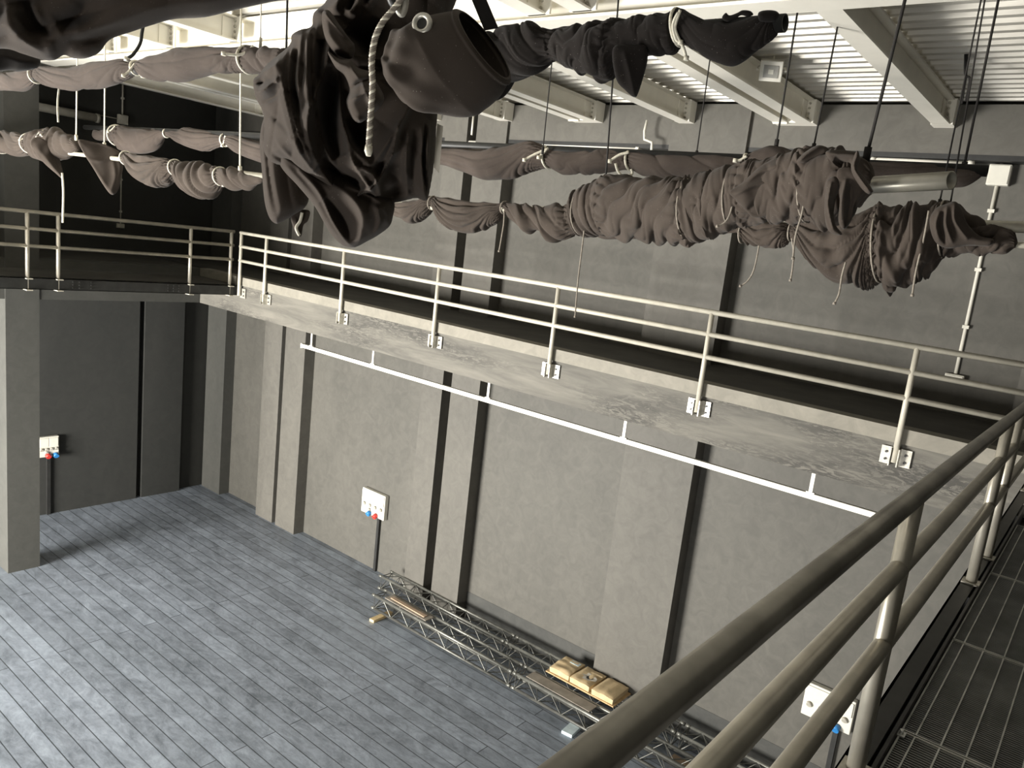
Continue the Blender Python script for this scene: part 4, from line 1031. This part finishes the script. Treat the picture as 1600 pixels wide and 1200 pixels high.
slab('long brown board lying on the left end of the front truss', 'timber_board', 'board', -10.3, -9.15, 9.275, 9.485, 0.357, 0.377, 'greyboard', -0.012)
slab('narrow brown lath on top of the left long board', 'timber_board', 'board', -10.2, -9.25, 9.33, 9.41, 0.377, 0.395, 'brownboard', -0.02)
slab('grey board lying on the front truss before the parcels', 'timber_board', 'board', -6.75, -5.45, 9.27, 9.485, 0.357, 0.375, 'greyboard', -0.01)
slab('warm brown board leaning between the two truss rows at the right', 'timber_board', 'board', -4.2, -2.3, 9.60, 9.80, 0.0, 0.03, 'brownboard', -0.03)
slab('pale wood block under the left end of the front truss', 'wood_block', 'block', -10.32, -10.20, 8.96, 9.45, 0.0, 0.053, 'wood', 0.05)
slab('pale blue-white block on the floor under the front truss near the foreground rail', 'wood_block', 'block', -5.74, -5.55, 8.98, 9.30, 0.0, 0.053, 'paleblock', 0.1)
zp = zb0+0.29+0.027
slab('plywood sheet laid on the back truss under the three paper parcels', 'plywood_sheet', 'sheet', -6.62, -5.25, 9.63, 10.16, zp, zp+0.02, 'plywood', 0.0)
def parcel(label, x0, x1, y0, y1, z0, h, rot, torn=False, tape=False):
    cx, cy = (x0+x1)/2, (y0+y1)/2
    t = thing('paper_parcel', label, 'parcel', (cx, cy, z0), 'brown paper parcels')
    n = 22; a = np.linspace(-1, 1, n); U, V_ = np.meshgrid(a, a, indexing='ij')
    c, s = math.cos(rot), math.sin(rot); r = np.random.RandomState(int(abs(x0)*100))
    bul = (1-U**6)*(1-V_**6)
    nz = sum(np.sin(r.randn()*4*U+r.randn()*4*V_+r.rand()*6)*0.004 for _ in range(6))
    def P(Z, sc=1.0):
        X = cx+c*U*(x1-x0)/2*sc-s*V_*(y1-y0)/2*sc; Yy = cy+s*U*(x1-x0)/2*sc+c*V_*(y1-y0)/2*sc
        return np.stack([X, Yy, Z], 2)
    top = P(z0+h*0.82+h*0.18*bul+nz); bot = P(np.full_like(U, z0), 0.97)
    mb = MB(); mb.grid(top, smooth=True); mb.grid(bot[::-1], smooth=False)
    for (A_, B_) in ((top[0], bot[0]), (bot[-1], top[-1]), (bot[:, 0], top[:, 0]), (top[:, -1], bot[:, -1])):
        mb.grid(np.stack([A_, B_], 0), smooth=False)
    mb.build('wrapping', 'parcel', t)
    if torn:
        m2 = MB(); k = 14; cc = np.array([cx+0.06, cy-0.05, z0+h+0.012])
        ring = [cc+np.array([0.13*math.cos(q*2*PI/k)*(1+0.25*math.sin(3*q)), 0.10*math.sin(q*2*PI/k)*(1+0.2*math.cos(5*q)), 0.006*math.sin(4*q)]) for q in range(k)]
        inn_ = [cc+0.5*(p-cc)+np.array([0, 0, -0.004]) for p in ring]
        m2.add(ring+inn_, [(q, (q+1) % k, k+(q+1) % k, k+q) for q in range(k)], True)
        m2.build('torn_edge', 'paper', t)
        m3 = MB().add([p+np.array([0, 0, .001]) for p in inn_], [tuple(range(k))]); m3.build('torn_hole', 'black', t)
        f = MB().add([(cx-.02, cy+.12, z0+h+.01), (cx+.22, cy+.10, z0+h+.035), (cx+.22, cy+.06, z0+h+.03), (cx, cy+.07, z0+h+.008)], [(0, 1, 2, 3)])
        f.build('torn_flap', 'parcel', t)
    if tape:
        MB().box(cx-.02, cx+.16, cy+.08, cy+.17, z0+h+.004, z0+h+.009).build('label_patch', 'paleblock', t)
zq = zp+0.021
parcel('closed paper parcel with a pale label patch, leftmost on the plywood sheet', -6.57, -6.17, 9.66, 10.14, zq, 0.11, 0.02, tape=True)
parcel('torn paper parcel with a ragged white hole, middle of the three', -6.14, -5.74, 9.655, 10.14, zq, 0.11, -0.03, torn=True)
parcel('paper parcel at the right end of the plywood sheet', -5.70, -5.29, 9.645, 10.14, zq, 0.11, 0.03)
